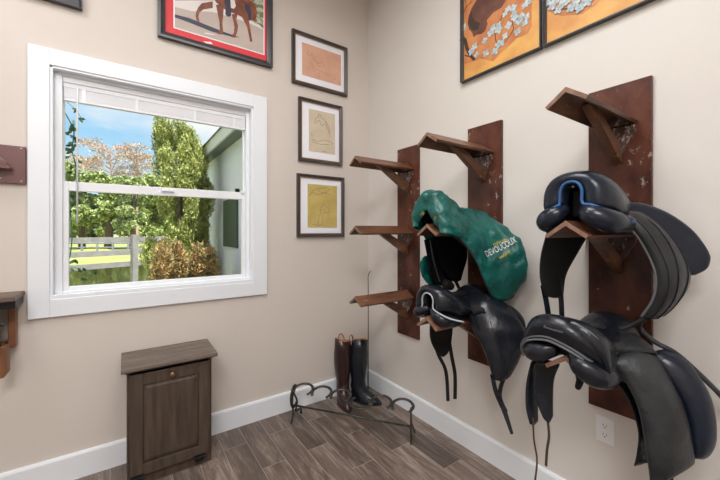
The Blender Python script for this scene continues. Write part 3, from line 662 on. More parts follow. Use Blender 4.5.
for (u0, v0, u1, v1) in ((655, 470, 654, 500), (670, 470, 671, 500)):
    ribbon(pxs([(u0, v0, -.27), ((u0 + u1) / 2, (v0 + v1) / 2, -.27), (u1, v1, -.27)]), .016, .004, (.3, 1, 0)).make('billet_strap', 'leather', s4)
# far side: two tongues and the two long thin straps
for rows in ([[(531, 362, -.43), (537, 360, -.40), (543, 364, -.36)], [(526, 385, -.42), (532, 387, -.40), (540, 385, -.36)], [(526, 408, -.42), (532, 408, -.40), (538, 405, -.37)], [(530, 424, -.42), (534, 425, -.40), (538, 421, -.38)]],
             [[(537, 362, -.44), (548, 360, -.41), (560, 364, -.37)], [(535, 385, -.44), (544, 387, -.41), (554, 380, -.38)], [(538, 405, -.44), (546, 407, -.41), (553, 402, -.38)], [(544, 419, -.43), (549, 423, -.41), (553, 416, -.39)]]):
    sheet([pxs(r) for r in rows], .009, 5, 5, edge=.12).make('flap', 'leather', s4, smooth=True)
ribbon(pxs([(533, 418, -.42), (534, 440, -.42), (537, 460, -.42), (535, 482, -.42), (534, 500, -.42)]), .0065, .003, (.3, 1, 0)).make('thin_strap', 'brown_strap', s4)
ribbon(pxs([(547, 415, -.40), (549, 435, -.40), (547, 450, -.40), (546, 466, -.40)]), .010, .003, (.3, 1, 0)).make('billet_strap', 'brown_strap', s4)
sausage(s4, pxs([(577, 372, -.42), (580, 380, -.42), (578, 387, -.42)]), [.009, .012, .010], 'leather_dull', 'strap_buckle')
ribbon(pxs([(584, 366, -.40), (580, 374, -.42), (579, 380, -.42)]), .01, .003, (.3, 1, 0)).make('buckle_tab', 'leather_dull', s4)

# --- lower middle: black saddle with silver piping
Y2 = -1.168
s2 = thing('saddle', 'black saddle with silver grey piping on the lowest arm of the middle rack', 'saddle', (-.26, Y2, .908))
rows = [arch(-.425, -1.163, .030, 1.018, .945, sq=.55), arch(-.452, -1.163, .048, 1.030, .94, sq=.6), arch(-.465, -1.163, .080, 1.046, .945),
        arch(-.450, -1.163, .110, 1.058, .940, xs=.03), arch(-.41, -1.165, .125, 1.058, .925, xs=.04), arch(-.35, -1.168, .122, 1.025, .92, xs=.04),
        arch(-.28, -1.17, .108, .985, .91, xs=.03), arch(-.21, -1.17, .098, .985, .90), arch(-.15, -1.17, .092, 1.028, .90), arch(-.10, -1.17, .088, 1.036, .90), arch(-.055, -1.17, .08, 1.00, .90)]
_, seat = loftm(rows, 'seat', 'leather', s2)
ga = arch(-.467, -1.163, .040, 1.027, .952, n=11, sq=.55)
pl = pxs([(415, 312, -.45), (419, 310, -.472)]) + ga + pxs([(440, 314, -.478), (448, 318, -.470), (456, 320.5, -.45), (464, 322, -.42)])
G().tube(pl, .0042, 8, smooth_n=4).make('grey_piping', 'grey_pipe', s2, smooth=True)['label'] = 'silver grey piping'
sausage(s2, [(-.452, -1.142, .94), (-.460, -1.108, .925), (-.445, -1.078, .912), (-.38, -1.06, .90), (-.26, -1.06, .89), (-.12, -1.075, .885)], [.018, .027, .031, .034, .034, .03], 'leather')
sausage(s2, [(-.452, -1.188, .94), (-.462, -1.222, .918), (-.445, -1.254, .900), (-.40, -1.268, .892), (-.36, -1.268, .890)], [.018, .030, .034, .032, .024], 'leather')
G().box((-.40, -1.188, .925), (-.06, -1.14, 1.01)).make('gullet', 'leather_dull', s2, bevel=.01)
rows = [pxs([(469, 292, -.19), (480, 290, -.14), (492, 296, -.11), (503, 302, -.09)]),
        pxs([(466, 306, -.24), (484, 304, -.20), (501, 308, -.14), (514, 313, -.10)]),
        pxs([(470, 324, -.27), (486, 322, -.24), (506, 322, -.17), (524, 328, -.11)]),
        pxs([(480, 342, -.27), (493, 341, -.24), (510, 341, -.18), (526, 341, -.12)]),
        pxs([(488, 362, -.26), (499, 361, -.23), (510, 360, -.19), (520, 356, -.14)]),
        pxs([(493, 379, -.25), (500, 381, -.23), (506, 380, -.20), (511, 371, -.17)])]
fs_ = sheet(rows, .012, 5, 5, puff=.022, edge=.12, wr=.005, wfreq=10); fo = fs_.make('flap', 'leather', s2, smooth=True)
rows = [pxs([(503, 303, -.08), (509, 306, -.07), (513, 310, -.07)]), pxs([(510, 318, -.12), (519, 320, -.09), (524, 325, -.08)]), pxs([(512, 334, -.15), (521, 338, -.11), (527, 340, -.09)]), pxs([(510, 350, -.17), (518, 352, -.13), (523, 350, -.11)])]
sheet(rows, .02, 5, 5, puff=.012, edge=.25).make('knee_block', 'leather', s2, smooth=True)
rows = [pxs([(471, 310, -.275), (477, 306, -.26), (484, 308, -.25)]), pxs([(474, 315, -.275), (480, 313, -.262), (486, 313, -.25)])]
sheet(rows, .004, 4, 4, puff=.004).make('stirrup_keeper', 'leather_dull', s2, smooth=True)
g = G(); P = fs_.P
for jj in (.18, .4, .6):
    k = int(jj * (len(P[0]) - 1)); g.tube([P[i][k] for i in range(9, len(P) - 1)], .0016, 6)
g.make('seam', 'leather_dull', fo, smooth=True)
ribbon(pxs([(492, 374, -.24), (496, 392, -.24), (504, 410, -.24), (512, 434, -.24)]), [.020, .022, .024, .014], .004, (.82, -.57, 0)).make('billet_strap', 'leather', s2)
ribbon(pxs([(506, 374, -.21), (501, 386, -.22), (500, 398, -.23), (506, 412, -.235)]), .020, .004, (.82, -.57, 0)).make('billet_strap', 'leather', s2)
rows = [pys([(430, 322, -1.07), (440, 320, -1.07), (453, 322, -1.07)]), pys([(430, 338, -1.055), (441, 338, -1.055), (452, 336, -1.055)]), pys([(435, 350, -1.055), (443, 351, -1.055), (450, 348, -1.055)]), pys([(440, 355, -1.055), (443, 357, -1.055), (447, 354, -1.055)])]
sheet(rows, .009, 5, 5, edge=.12).make('flap', 'leather_dull', s2, smooth=True)
ribbon(pys([(435, 345, -1.05), (439, 356, -1.05), (446, 372, -1.05), (448, 401, -1.05)]), .020, .004, (.82, -.57, 0)).make('billet_strap', 'leather_dull', s2)
ribbon(pys([(449, 340, -1.05), (452, 358, -1.05), (455, 375, -1.05), (455, 399, -1.05)]), .021, .004, (.82, -.57, 0)).make('billet_strap', 'leather_dull', s2)

# --- upper middle: saddle under a green cover
s1 = thing('saddle', 'black fleece lined saddle hidden under the green cover', 'saddle', (-.26, Y2, 1.388))
rows = [arch(-.40, Y2, .06, 1.46, 1.40), arch(-.41, Y2, .09, 1.48, 1.39), arch(-.36, Y2, .095, 1.49, 1.39), arch(-.28, Y2, .09, 1.45, 1.38), arch(-.2, Y2, .08, 1.43, 1.38), arch(-.12, Y2, .08, 1.43, 1.38)]
loftm(rows, 'seat', 'fleece', s1)
rows = [pys([(424, 240, -1.09), (436, 238, -1.10), (448, 240, -1.10)]), pys([(427, 256, -1.06), (438, 258, -1.06), (452, 258, -1.06)]), pys([(429, 270, -1.05), (439, 274, -1.05), (452, 274, -1.05)]), pys([(434, 282, -1.05), (443, 286, -1.05), (451, 286, -1.05)])]
sheet(rows, .012, 5, 5).make('flap', 'fleece', s1, smooth=True)
rows = [pys([(436, 238, -1.11), (452, 238, -1.12), (467, 244, -1.13)]), pys([(438, 256, -1.09), (452, 258, -1.09), (467, 258, -1.09)]), pys([(442, 268, -1.08), (453, 272, -1.08), (463, 272, -1.08)]), pys([(450, 279, -1.08), (456, 282, -1.08), (461, 280, -1.08)])]
sheet(rows, .012, 5, 5).make('flap', 'fleece', s1, smooth=True)
sausage(s1, pys([(446, 284, -1.06), (450, 286, -1.06)]), [.028, .026], 'leather_dull', 'knee_block')
ribbon(pys([(454, 278, -1.06), (458, 286, -1.06), (462, 295, -1.06)]), .020, .004, (.82, -.57, 0)).make('billet_strap', 'leather_dull', s1)
g = ribbon(pxs([(430, 240, -.40), (434, 262, -.38), (440, 282, -.36)]), .006, .004, (0, 1, 0)); g.make('binding_edge', 'leather_grey', s1)

cv = thing('saddle_cover', 'green nylon saddle cover with white and yellow lettering over the middle rack saddle', 'saddle cover', (-.26, Y2, 1.40))
def R_(x, *p):
    return [V((x + (q[2] if len(q) > 2 else 0), q[0], q[1])) for q in p]
rows = [
 R_(-.462, (-1.088, 1.372), (-1.092, 1.395), (-1.112, 1.415), (-1.140, 1.440), (-1.158, 1.462), (-1.172, 1.440), (-1.198, 1.41), (-1.225, 1.385), (-1.250, 1.345)),
 R_(-.482, (-1.080, 1.372), (-1.078, 1.410), (-1.090, 1.462), (-1.116, 1.508), (-1.155, 1.528), (-1.196, 1.508), (-1.228, 1.455), (-1.252, 1.395), (-1.268, 1.340)),
 R_(-.470, (-1.068, 1.365), (-1.062, 1.415), (-1.076, 1.480), (-1.108, 1.528), (-1.155, 1.550), (-1.208, 1.530), (-1.248, 1.470), (-1.275, 1.400), (-1.288, 1.335)),
 R_(-.42, (-1.058, 1.352), (-1.05, 1.42), (-1.068, 1.488), (-1.108, 1.538), (-1.16, 1.560), (-1.215, 1.538), (-1.262, 1.475), (-1.290, 1.40), (-1.300, 1.325)),
 R_(-.35, (-1.04, 1.30), (-1.035, 1.40), (-1.06, 1.475), (-1.11, 1.515), (-1.165, 1.528), (-1.22, 1.505), (-1.268, 1.440), (-1.295, 1.36), (-1.300, 1.29)),
 R_(-.28, (-1.035, 1.22), (-1.04, 1.36), (-1.07, 1.445), (-1.12, 1.475), (-1.17, 1.485), (-1.23, 1.462), (-1.282, 1.39), (-1.310, 1.29), (-1.318, 1.20)),
 R_(-.215, (-1.00, 1.06), (-1.03, 1.30), (-1.07, 1.43), (-1.12, 1.465), (-1.17, 1.470), (-1.24, 1.452), (-1.31, 1.36), (-1.345, 1.23), (-1.335, 1.07)),
 R_(-.155, (-.99, 1.02), (-1.03, 1.28), (-1.08, 1.43), (-1.12, 1.462), (-1.175, 1.468), (-1.26, 1.445), (-1.355, 1.34), (-1.395, 1.19), (-1.338, .998)),
 R_(-.105, (-1.0, 1.03), (-1.04, 1.27), (-1.09, 1.42), (-1.13, 1.455), (-1.18, 1.46), (-1.285, 1.43), (-1.41, 1.33), (-1.455, 1.17), (-1.375, .985)),
 R_(-.075, (-1.01, 1.04), (-1.05, 1.27), (-1.10, 1.40), (-1.135, 1.44), (-1.185, 1.445), (-1.30, 1.405), (-1.43, 1.30), (-1.475, 1.16), (-1.40, 1.005)),
 R_(-.060, (-1.02, 1.06), (-1.06, 1.26), (-1.10, 1.37), (-1.14, 1.41), (-1.19, 1.42), (-1.29, 1.37), (-1.40, 1.28), (-1.44, 1.16), (-1.385, 1.03))]
cs = sheet(rows, .006, 9, 9, edge=.03, wr=.013, wfreq=13, seed=3)
co = cs.make('cover_body', 'green', cv, smooth=True)
M['binding'] = mat('dark_green_binding', (.01, .03, .03), .6)
q = [r[-1] for r in cs.g]; G().tube(q, .004, 6).make('elastic_hem', 'binding', cv, smooth=True)
# the gathered piece hanging on the far side
rows = [pys([(421, 262, -1.02), (425, 256, -1.02), (430, 258, -1.02)]), pys([(421, 272, -1.0), (427, 268, -1.0), (433, 270, -1.0)]), pys([(427, 283, -1.0), (433, 279, -1.0), (438, 279, -1.0)]), pys([(436, 289, -1.0), (441, 287, -1.0), (445, 283, -1.0)])]
sheet(rows, .014, 7, 6, puff=.01, wr=.008, wfreq=26).make('gathered_edge', 'green', cv, smooth=True)
# lettering pressed onto the cover
deps = bpy.context.evaluated_depsgraph_get()
bvh = BVHTree.FromPolygons([v for v in cs.v], cs.f)
def letters(txt, u0, v0, u1, v1, hpx, m, name='lettering', bvh=bvh, arc=0, parent=cv):
    cu = bpy.data.curves.new('t', 'FONT'); cu.body = txt; cu.size = 1; cu.extrude = 0; cu.resolution_u = 3
    to = bpy.data.objects.new('t', cu); COL.objects.link(to)
    dg = bpy.context.evaluated_depsgraph_get(); me = bpy.data.meshes.new_from_object(to.evaluated_get(dg))
    bm = bmesh.new(); bm.from_mesh(me); bmesh.ops.triangulate(bm, faces=bm.faces[:]); bmesh.ops.subdivide_edges(bm, edges=bm.edges[:], cuts=1)
    xs = [v.co.x for v in bm.verts]; ys = [v.co.y for v in bm.verts]; xa, xb = min(xs), max(xs); yb = max(ys) or 1
    du, dv = u1 - u0, v1 - v0; L = math.hypot(du, dv); nu_, nv_ = dv / L, -du / L
    vs = []; ok = True
    bm.verts.ensure_lookup_table()
    for v in bm.verts:
        s_ = (v.co.x - xa) / (xb - xa); h = v.co.y / yb * hpx
        a_ = arc * 4 * s_ * (1 - s_)
        u = u0 + du * s_ + nu_ * (h + a_); vv = v0 + dv * s_ + nv_ * (h + a_)
        o_ = CAM; d_ = (at(u, vv, d=1) - CAM).normalized()
        hit = bvh.ray_cast(o_, d_)
        if hit[0] is None: vs.append(None); continue
        n_ = hit[1];  n_ = n_ if n_.dot(d_) < 0 else -n_
        vs.append(hit[0] + n_ * .0025)
    fs = [[v.index for v in f.verts] for f in bm.faces]
    fs = [f for f in fs if all(vs[i] is not None for i in f)]
    vs = [v if v is not None else V((0, 0, 0)) for v in vs]
    used = sorted({i for f in fs for i in f}); mp = {k: i for i, k in enumerate(used)}
    o = obj(name, [vs[i] for i in used], [tuple(mp[i] for i in f) for f in fs], m, parent)
    bpy.data.objects.remove(to); bm.free(); return o
letters('DEVOUCOUX', 487, 257, 517, 242, 6.5, 'white_thread', arc=-.5)['label'] = 'white embroidered name'
letters('mwwuwm', 494, 247, 508, 241.5, 3.2, 'yellow_thread', arc=.8)['label'] = 'small yellow stitching above the name'
letters('wwumw', 500, 259.5, 511, 252, 3, 'yellow_thread', arc=-.5)['label'] = 'small yellow stitching below the name'
letters('DEV', 422.5, 217.5, 428.5, 212.5, 4, 'yellow_thread')['label'] = 'yellow lettering on the rounded end'
letters('X', 433.5, 219.5, 436, 220.5, 4, 'yellow_thread')
bv4 = BVHTree.FromPolygons([seat_v for seat_v in _.v], _.f)

# stamped name on the cantle of the lower right saddle
sv = [o for o in s4.children if o.name.startswith('seat')][0]; ofs = wloc(s4)
b4 = BVHTree.FromPolygons(bnd.v, bnd.f); sv = cant
letters('Devoucoux', 544, 327.5, 563, 333, 2.4, 'grey_stamp', 'stamped_name', b4, parent=sv)

# ------------------------------------------------------------------ tilt-out cabinet
cx0, cx1, cyf, ctop = -1.752, -1.340, -.268, .621
cb = thing('tilt_out_cabinet', 'grey brown wooden tilt-out bin cabinet below the window', 'cabinet', ((cx0 + cx1) / 2, -.15, 0))
g = G(); g.box((cx0, -.018, .0), (cx0 + .018, cyf + .0, ctop)).box((cx1 - .018, -.018, .0), (cx1, cyf, ctop)).box((cx0 + .018, -.018, .03), (cx1 - .018, -.026, ctop)).box((cx0 + .018, -.026, .045), (cx1 - .018, cyf, .06))
g.box((cx0 + .018, cyf + .018, ctop - .02), (cx1 - .018, cyf, ctop)).box((cx0 + .018, cyf + .018, 0), (cx1 - .018, cyf, .05))
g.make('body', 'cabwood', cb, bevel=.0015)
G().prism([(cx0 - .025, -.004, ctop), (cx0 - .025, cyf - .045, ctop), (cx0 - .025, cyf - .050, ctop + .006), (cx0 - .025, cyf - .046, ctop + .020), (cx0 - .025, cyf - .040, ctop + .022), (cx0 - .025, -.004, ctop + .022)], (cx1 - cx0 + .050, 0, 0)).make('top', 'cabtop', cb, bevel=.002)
G().prism([(cx0 - .008, -.02, ctop), (cx0 - .008, cyf - .018, ctop), (cx0 - .008, cyf - .006, ctop - .016), (cx0 - .008, -.02, ctop - .016)], (cx1 - cx0 + .016, 0, 0)).make('cornice', 'cabwood', cb)
dz0, dz1, dx0, dx1 = .058, ctop - .024, cx0 + .012, cx1 - .012; yf = cyf - .0195
d = G(); st = .058
d.box((dx0, cyf - .001, dz0), (dx0 + st, yf, dz1)).box((dx1 - st, cyf - .001, dz0), (dx1, yf, dz1)).box((dx0 + st, cyf - .001, dz0), (dx1 - st, yf, dz0 + st)).box((dx0 + st, cyf - .001, dz1 - st - .004), (dx1 - st, yf, dz1))
door = d.make('door', 'cabwood', cb, bevel=.003)
a0, a1, b0, b1 = dx0 + st, dx1 - st, dz0 + st, dz1 - st - .004; k = .022
pn = G(); o_ = [(a0, b0), (a1, b0), (a1, b1), (a0, b1)]; i_ = [(a0 + k, b0 + k), (a1 - k, b0 + k), (a1 - k, b1 - k), (a0 + k, b1 - k)]
y1, y2 = cyf - .006, cyf - .015
pn.add([(a, y1, b) for a, b in o_] + [(a, y2, b) for a, b in i_], [(0, 1, 5, 4), (1, 2, 6, 5), (2, 3, 7, 6), (3, 0, 4, 7), (4, 5, 6, 7)])
pn.make('raised_panel', 'cabwood', door)
G().lathe([(.007, 0), (.006, .012), (.015, .018), (.016, .024), (.010, .029), (.002, .030)], ((dx0 + dx1) / 2, yf, dz1 - .030), 20, 'y').make('knob', 'bronze', door, smooth=True)
for x in (dx0 + .032, dx1 - .055):
    h = G(); h.box((x - .03, yf - .003, .056), (x + .03, yf, .070)).box((x - .022, yf - .003, .030), (x + .022, cyf, .050)); h.tube([(x - .03, yf - .005, .053), (x + .03, yf - .005, .053)], .005, 8); h.make('hinge', 'blackmetal', cb)

# ------------------------------------------------------------------ tall riding boots
def boot(x, y, rot, ms, label, top_lean=0, lining='tan'):
    t = thing('riding_boot', label, 'boot', (x, y, 0), 'pair of tall riding boots in the corner')
    c, s = math.cos(rot), math.sin(rot)
    def L(p): return V((x + p[0] * c - p[1] * s, y + p[0] * s + p[1] * c, p[2]))
    # shaft: rings (height, centre-forward, half length, half width)
    rings = [(h_, c_, a_ * (1.0 if h_ < .1 else 1.22), b_ * 1.32) for h_, c_, a_, b_ in [(.000, .055, .135, .043), (.018, .055, .138, .046), (.035, .050, .130, .045), (.060, .030, .108, .042), (.085, .008, .078, .040), (.115, -.010, .056, .038), (.16, -.012, .050, .038),
             (.22, -.015, .056, .045), (.30, -.020, .063, .052), (.38, -.020, .062, .053), (.43, -.018, .057, .050), (.475, -.016, .055, .048)]]
    n = 20; vs = []; fs = []
    for i, (h, cx, a, b) in enumerate(rings):
        for k in range(n):
            an = 2 * PI * k / n; ca, sa = math.cos(an), math.sin(an)
            hh = h + (.028 * max(0, -sa) if i == len(rings) - 1 else 0) + (.012 * ca if i == len(rings) - 1 else 0)
            aa = a * (1 if ca > 0 else .9)
            bb = b * (1 - .25 * abs(ca) * (i < 4))
            vs.append(L((cx + aa * ca + top_lean * h, bb * sa, hh)))
    m = len(rings)
    for i in range(m - 1):
        for k in range(n): fs.append((i * n + k, i * n + (k + 1) % n, (i + 1) * n + (k + 1) % n, (i + 1) * n + k))
    fs.append(tuple(range(n))[::-1])
    o = obj('boot_leather', vs, fs, ms, t, True)
    so = o.modifiers.new('s', 'SOLIDIFY'); so.thickness = .004; so.offset = -1
    # lining just inside the top
    vi = []; fi = []
    for i, (f_, dz) in enumerate(((.90, .004), (.86, -.09))):
        for k in range(n):
            p = vs[(m - 1) * n + k]; ctr = L((-.016 + top_lean * .475, 0, .475)); q_ = ctr + (p - ctr) * f_; q_.z = p.z + dz; vi.append(q_)
    for k in range(n): fi.append((k, n + k, n + (k + 1) % n, (k + 1) % n))
    li = obj('lining', vi, fi, lining, t, True); li['label'] = 'tan leather lining'
    so = li.modifiers.new('s', 'SOLIDIFY'); so.thickness = .004; so.offset = 0
    sole = G(); out = []
    for k in range(n):
        an = 2 * PI * k / n; out.append(L((.055 + .142 * math.cos(an), .048 * math.sin(an) * (1 - .2 * abs(math.cos(an))), .001)))
    sole.prism(out, (0, 0, .011)); sole.make('sole', 'slot', t)
    # pull tab
    G().tube([L((-.06, -.02, .46)), L((-.068, -.018, .50)), L((-.064, .0, .515)), L((-.06, .02, .49)), L((-.058, .025, .46))], .006, 8, flat=(1, .4), smooth_n=3).make('pull_tab', lining, t, smooth=True)
    return t
boot(-.335, -.118, -1.9, 'leather_red', 'tall oxblood riding boot, left one of the pair in the corner', .03)
boot(-.228, -.180, -1.0, 'leather', 'tall black riding boot, right one of the pair in the corner', .05)

# riding whip
wh = thing('riding_whip', 'long thin riding whip leaning upright in the room corner', 'whip', (-.066, -.09, 0))
G().tube([(-.066, -.09, .002), (-.064, -.086, .03), (-.058, -.078, .24)], [.0045, .005, .0052], 10).make('handle', 'leather', wh, smooth=True)
G().tube([(-.058, -.078, .24), (-.05, -.07, .60), (-.045, -.062, .90), (-.045, -.060, .965)], [.0042, .0036, .003, .0025], 8).make('shaft', 'brown_strap', wh, smooth=True)
G().tube([(-.045, -.060, .962), (-.040, -.066, .985), (-.028, -.082, 1.012)], [.003, .003, .0028], 8).make('lash', 'leather_dull', wh, smooth=True)

# ------------------------------------------------------------------ horseshoe boot rack
LE = V((-.775, -.165, 0)); RE = V((-.275, -.835, 0)); ax = (RE - LE).normalized(); nx = V((-ax.y, ax.x, 0))   # nx points toward the corner side
br = thing('horseshoe_boot_rack', 'wrought iron boot rack welded from horseshoes on the floor before the boots', 'boot rack', ((LE + RE) / 2))
def shoe(c, a, b, w=.062, h=.070, r=.0105, name='horseshoe', open_=.62):
    """a horseshoe: arc in the plane of directions a (across) and b (crown)"""
    pts = []
    for k in range(13):
        an = -open_ + (PI + 2 * open_) * k / 12
        pts.append(V(c) + V(a) * math.cos(an) * w * (1 if 0 < an < PI else .95) + V(b) * math.sin(an) * h)
    n_ = V(a).cross(V(b)).normalized()
    return G().tube(pts, r, 8, flat=(1, .55), up=n_, smooth_n=2).make(name, 'iron', br, smooth=True)
LL = (RE - LE).length
for k in range(6):
    s_ = .075 + k * (LL - .13) / 5; c = LE + ax * s_ + V((0, 0, .235))
    crown = (V((0, 0, .22)) + nx * .97).normalized()
    if k == 3: crown = (-nx * .95 - V((0, 0, .12))).normalized()
    shoe(c - V((0, 0, .02)) * (k == 3), ax, crown, .068, .066)
G().tube([LE + V((0, 0, .115)) + ax * .0, RE + V((0, 0, .115))], .0065, 8).make('cross_bar', 'iron', br, smooth=True)
lg = G().tube([RE + V((0, 0, .235)), RE + V((0, 0, .12)), RE + V((0, 0, .002))], [.006, .0065, .0055], 8, smooth_n=4); lg.make('leg', 'iron', br, smooth=True)
b2 = RE + nx * .14
G().tube([RE + V((0, 0, .14)), RE + nx * .05 + V((0, 0, .10)), b2 * .999 + V((0, 0, .002))], .0055, 8, smooth_n=3).make('leg', 'iron', br, smooth=True)
shoe(LE + V((0, 0, .175)) + nx * .01, V((0, 0, 1)), -nx, .075, .05)
G().tube([LE + V((0, 0, .245)), LE - nx * .02 + V((0, 0, .15)), LE - nx * .01 + V((0, 0, .07)), LE - nx * .035 + V((0, 0, .002))], .0068, 8, smooth_n=4).make('leg', 'iron', br, smooth=True)
G().tube([LE + V((0, 0, .20)), LE + nx * .05 + V((0, 0, .12)), LE + nx * .03 + V((0, 0, .06)), LE + nx * .10 + V((0, 0, .045)), LE + nx * .11 + V((0, 0, .002))], .0065, 8, smooth_n=4).make('leg', 'iron', br, smooth=True)

# ------------------------------------------------------------------ outlet
ot = thing('wall_outlet', 'white double wall outlet low on the right wall under the right rack', 'outlet', (0, -1.793, .405))
G().box((-.0055, -1.829, .405), (0, -1.757, .520)).make('cover_plate', 'plastic', ot, bevel=.002)
for z in (.442, .483):
    r_ = G().box((-.0075, -1.807, z - .014), (-.005, -1.779, z + .014)).make('receptacle', 'plastic', ot, bevel=.003)
    s_ = G(); s_.box((-.0079, -1.801, z - .002), (-.0074, -1.799, z + .007)).box((-.0079, -1.788, z - .002), (-.0074, -1.786, z + .007)).box((-.0079, -1.7955, z - .010), (-.0074, -1.7905, z - .006)); s_.make('slots', 'slot', r_)

# ------------------------------------------------------------------ left edge: plaque with rest, and shelf
pq = thing('bridle_plaque', 'plum stained wooden bridle holder plaque left of the window', 'bridle rack', (-2.29, 0, 1.585))
G().box((-2.42, -.020, 1.588), (-2.176, 0, 1.780)).make('board', 'plaque', pq, bevel=.003)
g = G(); pts = [(-2.295 + .062 * math.cos(a), -.02, 1.668 + .052 * math.sin(a)) for a in [PI * k / 14 for k in range(15)]]
g.prism(pts, (0, -.05, 0)); g.make('rounded_rest', 'plaque', pq, bevel=.004)
G().box((-2.365, -.075, 1.655), (-2.222, -.02, 1.668)).make('rest_ledge', 'plaque', pq, bevel=.002)
for a, b in ((-2.192, 1.767), (-2.192, 1.602), (-2.265, 1.612), (-2.40, 1.767)):
    G().lathe([(.003, 0), (.004, .001), (.002, .002)], (a, -.020, b), 10, 'y').make('screw', 'metal', pq)
sh = thing('bracket_shelf', 'small brown wooden bracket shelf with black metal hardware at the left edge', 'shelf', (-2.34, -.08, .64))
G().box((-2.60, -.20, 1.022), (-2.182, 0, 1.044)).make('shelf_top', 'greywood', sh, bevel=.003)
G().box((-2.60, -.17, .985), (-2.185, -.01, 1.026)).make('apron', 'blackmetal', sh, bevel=.003)
G().box((-2.236, -.045, .77), (-2.208, -.0, .985)).make('post', 'orangewood', sh, bevel=.003)
G().prism([(-2.262, -.12, .80), (-2.262, -.12, .645), (-2.232, -.12, .652), (-2.222, -.12, .67), (-2.222, -.12, .80)], (0, .05, 0)).make('hanging_peg', 'orangewood', sh, bevel=.003)
G().box((-2.60, -.13, .77), (-2.245, -.0, .80)).make('lower_rail', 'orangewood', sh, bevel=.003)
G().tube([(-2.60, -.15, .90), (-2.34, -.17, .91), (-2.26, -.17, .925), (-2.225, -.165, .91)], [.008, .008, .012, .006], 10, smooth_n=4).make('clamp_lever', 'iron', sh, smooth=True)
G().box((-2.60, -.15, .80), (-2.262, -.05, .99)).make('metal_housing', 'blackmetal', sh, bevel=.005)

# ------------------------------------------------------------------ unseen ceiling lamps: the main one and added fills
def lamp(x, y, sx, sy, power, label):
    t = thing('ceiling_light', label, 'light', (x, y, H - .03), 'flat ceiling lights out of view')
    G().box((x - sx / 2 - .02, y - sy / 2 - .02, H - .05), (x + sx / 2 + .02, y - sy / 2, H)).box((x - sx / 2 - .02, y + sy / 2, H - .05), (x + sx / 2 + .02, y + sy / 2 + .02, H)).box((x - sx / 2 - .02, y - sy / 2, H - .05), (x - sx / 2, y + sy / 2, H)).box((x + sx / 2, y - sy / 2, H - .05), (x + sx / 2 + .02, y + sy / 2, H)).make('lamp_frame', 'vinyl', t)
    ld = bpy.data.lights.new('lamp', 'AREA'); ld.shape = 'RECTANGLE'; ld.size = sx; ld.size_y = sy; ld.energy = power; ld.color = (1, .985, .975)
    lo_ = bpy.data.objects.new('lamp', ld); COL.objects.link(lo_); lo_.parent = t; lo_.location = (0, 0, 0)
lamp(-1.3, -1.6, .9, .9, 31, 'square flat ceiling light near the corner')
lamp(-2.6, -3.4, 1.3, 1.3, 96, 'large flat fill light added unseen behind the camera')  # fill lamp added out of view for even ambient brightness
lamp(-2.7, -.85, .5, .5, 17, 'small square fill light added unseen in front of the window wall')  # fill lamp added to brighten the upper window wall and shade below its frames

# ------------------------------------------------------------------ outdoors
GZ = -.25
g = G(); g.add([(-60, WT, GZ), (60, WT, GZ), (60, 160, GZ), (-60, 160, GZ)], [(0, 1, 2, 3)])
struct(g.make('ground', 'lawn'))
pd = []
cpt = at(95, 272, z=GZ)
for k in range(36):
    a = 2 * PI * k / 36; rr = 1 + .08 * math.sin(3 * a + 1)
    pd.append((cpt.x + 10 * rr * math.cos(a), cpt.y + 3.9 * rr * math.sin(a), GZ + .012))
o = obj('pond', pd, [tuple(range(36))], 'water'); tag(o, 'olive pond reflecting the trees beyond the fence', 'pond')

def leaves(centers, n, size, m, name, parent, elong=1.6, up=.3, seed=0):
    """n leaf blades scattered through ellipsoids; centers = list of (centre, radii)"""
    rg = np.random.default_rng(seed); vols = np.array([r[0] * r[1] * r[2] for c, r in centers]); vols = vols ** .7; vols /= vols.sum()
    ch = rg.choice(len(centers), n, p=vols)
    C_ = np.array([list(c) for c, r in centers])[ch]; Rr = np.array([list(r) for c, r in centers])[ch]
    d = rg.normal(size=(n, 3)); d /= np.linalg.norm(d, axis=1)[:, None]; rad = rg.random(n) ** .45
    P = C_ + d * Rr * rad[:, None]
    a = rg.normal(size=(n, 3)); a += d * .8; a[:, 2] += up; a /= np.linalg.norm(a, axis=1)[:, None]
    b = np.cross(a, rg.normal(size=(n, 3))); b /= np.linalg.norm(b, axis=1)[:, None]
    s = size * rg.uniform(.6, 1.3, n)[:, None]
    v0 = P - b * s * .5; v1 = P + a * s * elong * .5; v2 = P + b * s * .5; v3 = P - a * s * elong * .5
    vs = np.stack([v0, v1, v2, v3], 1).reshape(-1, 3)
    if parent: vs = vs - np.array(wloc(parent))
    me = bpy.data.meshes.new(name); me.vertices.add(4 * n); me.vertices.foreach_set('co', vs.ravel())
    me.loops.add(4 * n); me.loops.foreach_set('vertex_index', np.arange(4 * n)); me.polygons.add(n)
    me.polygons.foreach_set('loop_start', np.arange(n) * 4); me.polygons.foreach_set('loop_total', np.full(n, 4)); me.update(); me.validate()
    o = bpy.data.objects.new(name, me); COL.objects.link(o); o.parent = parent; me.materials.append(M[m]); return o

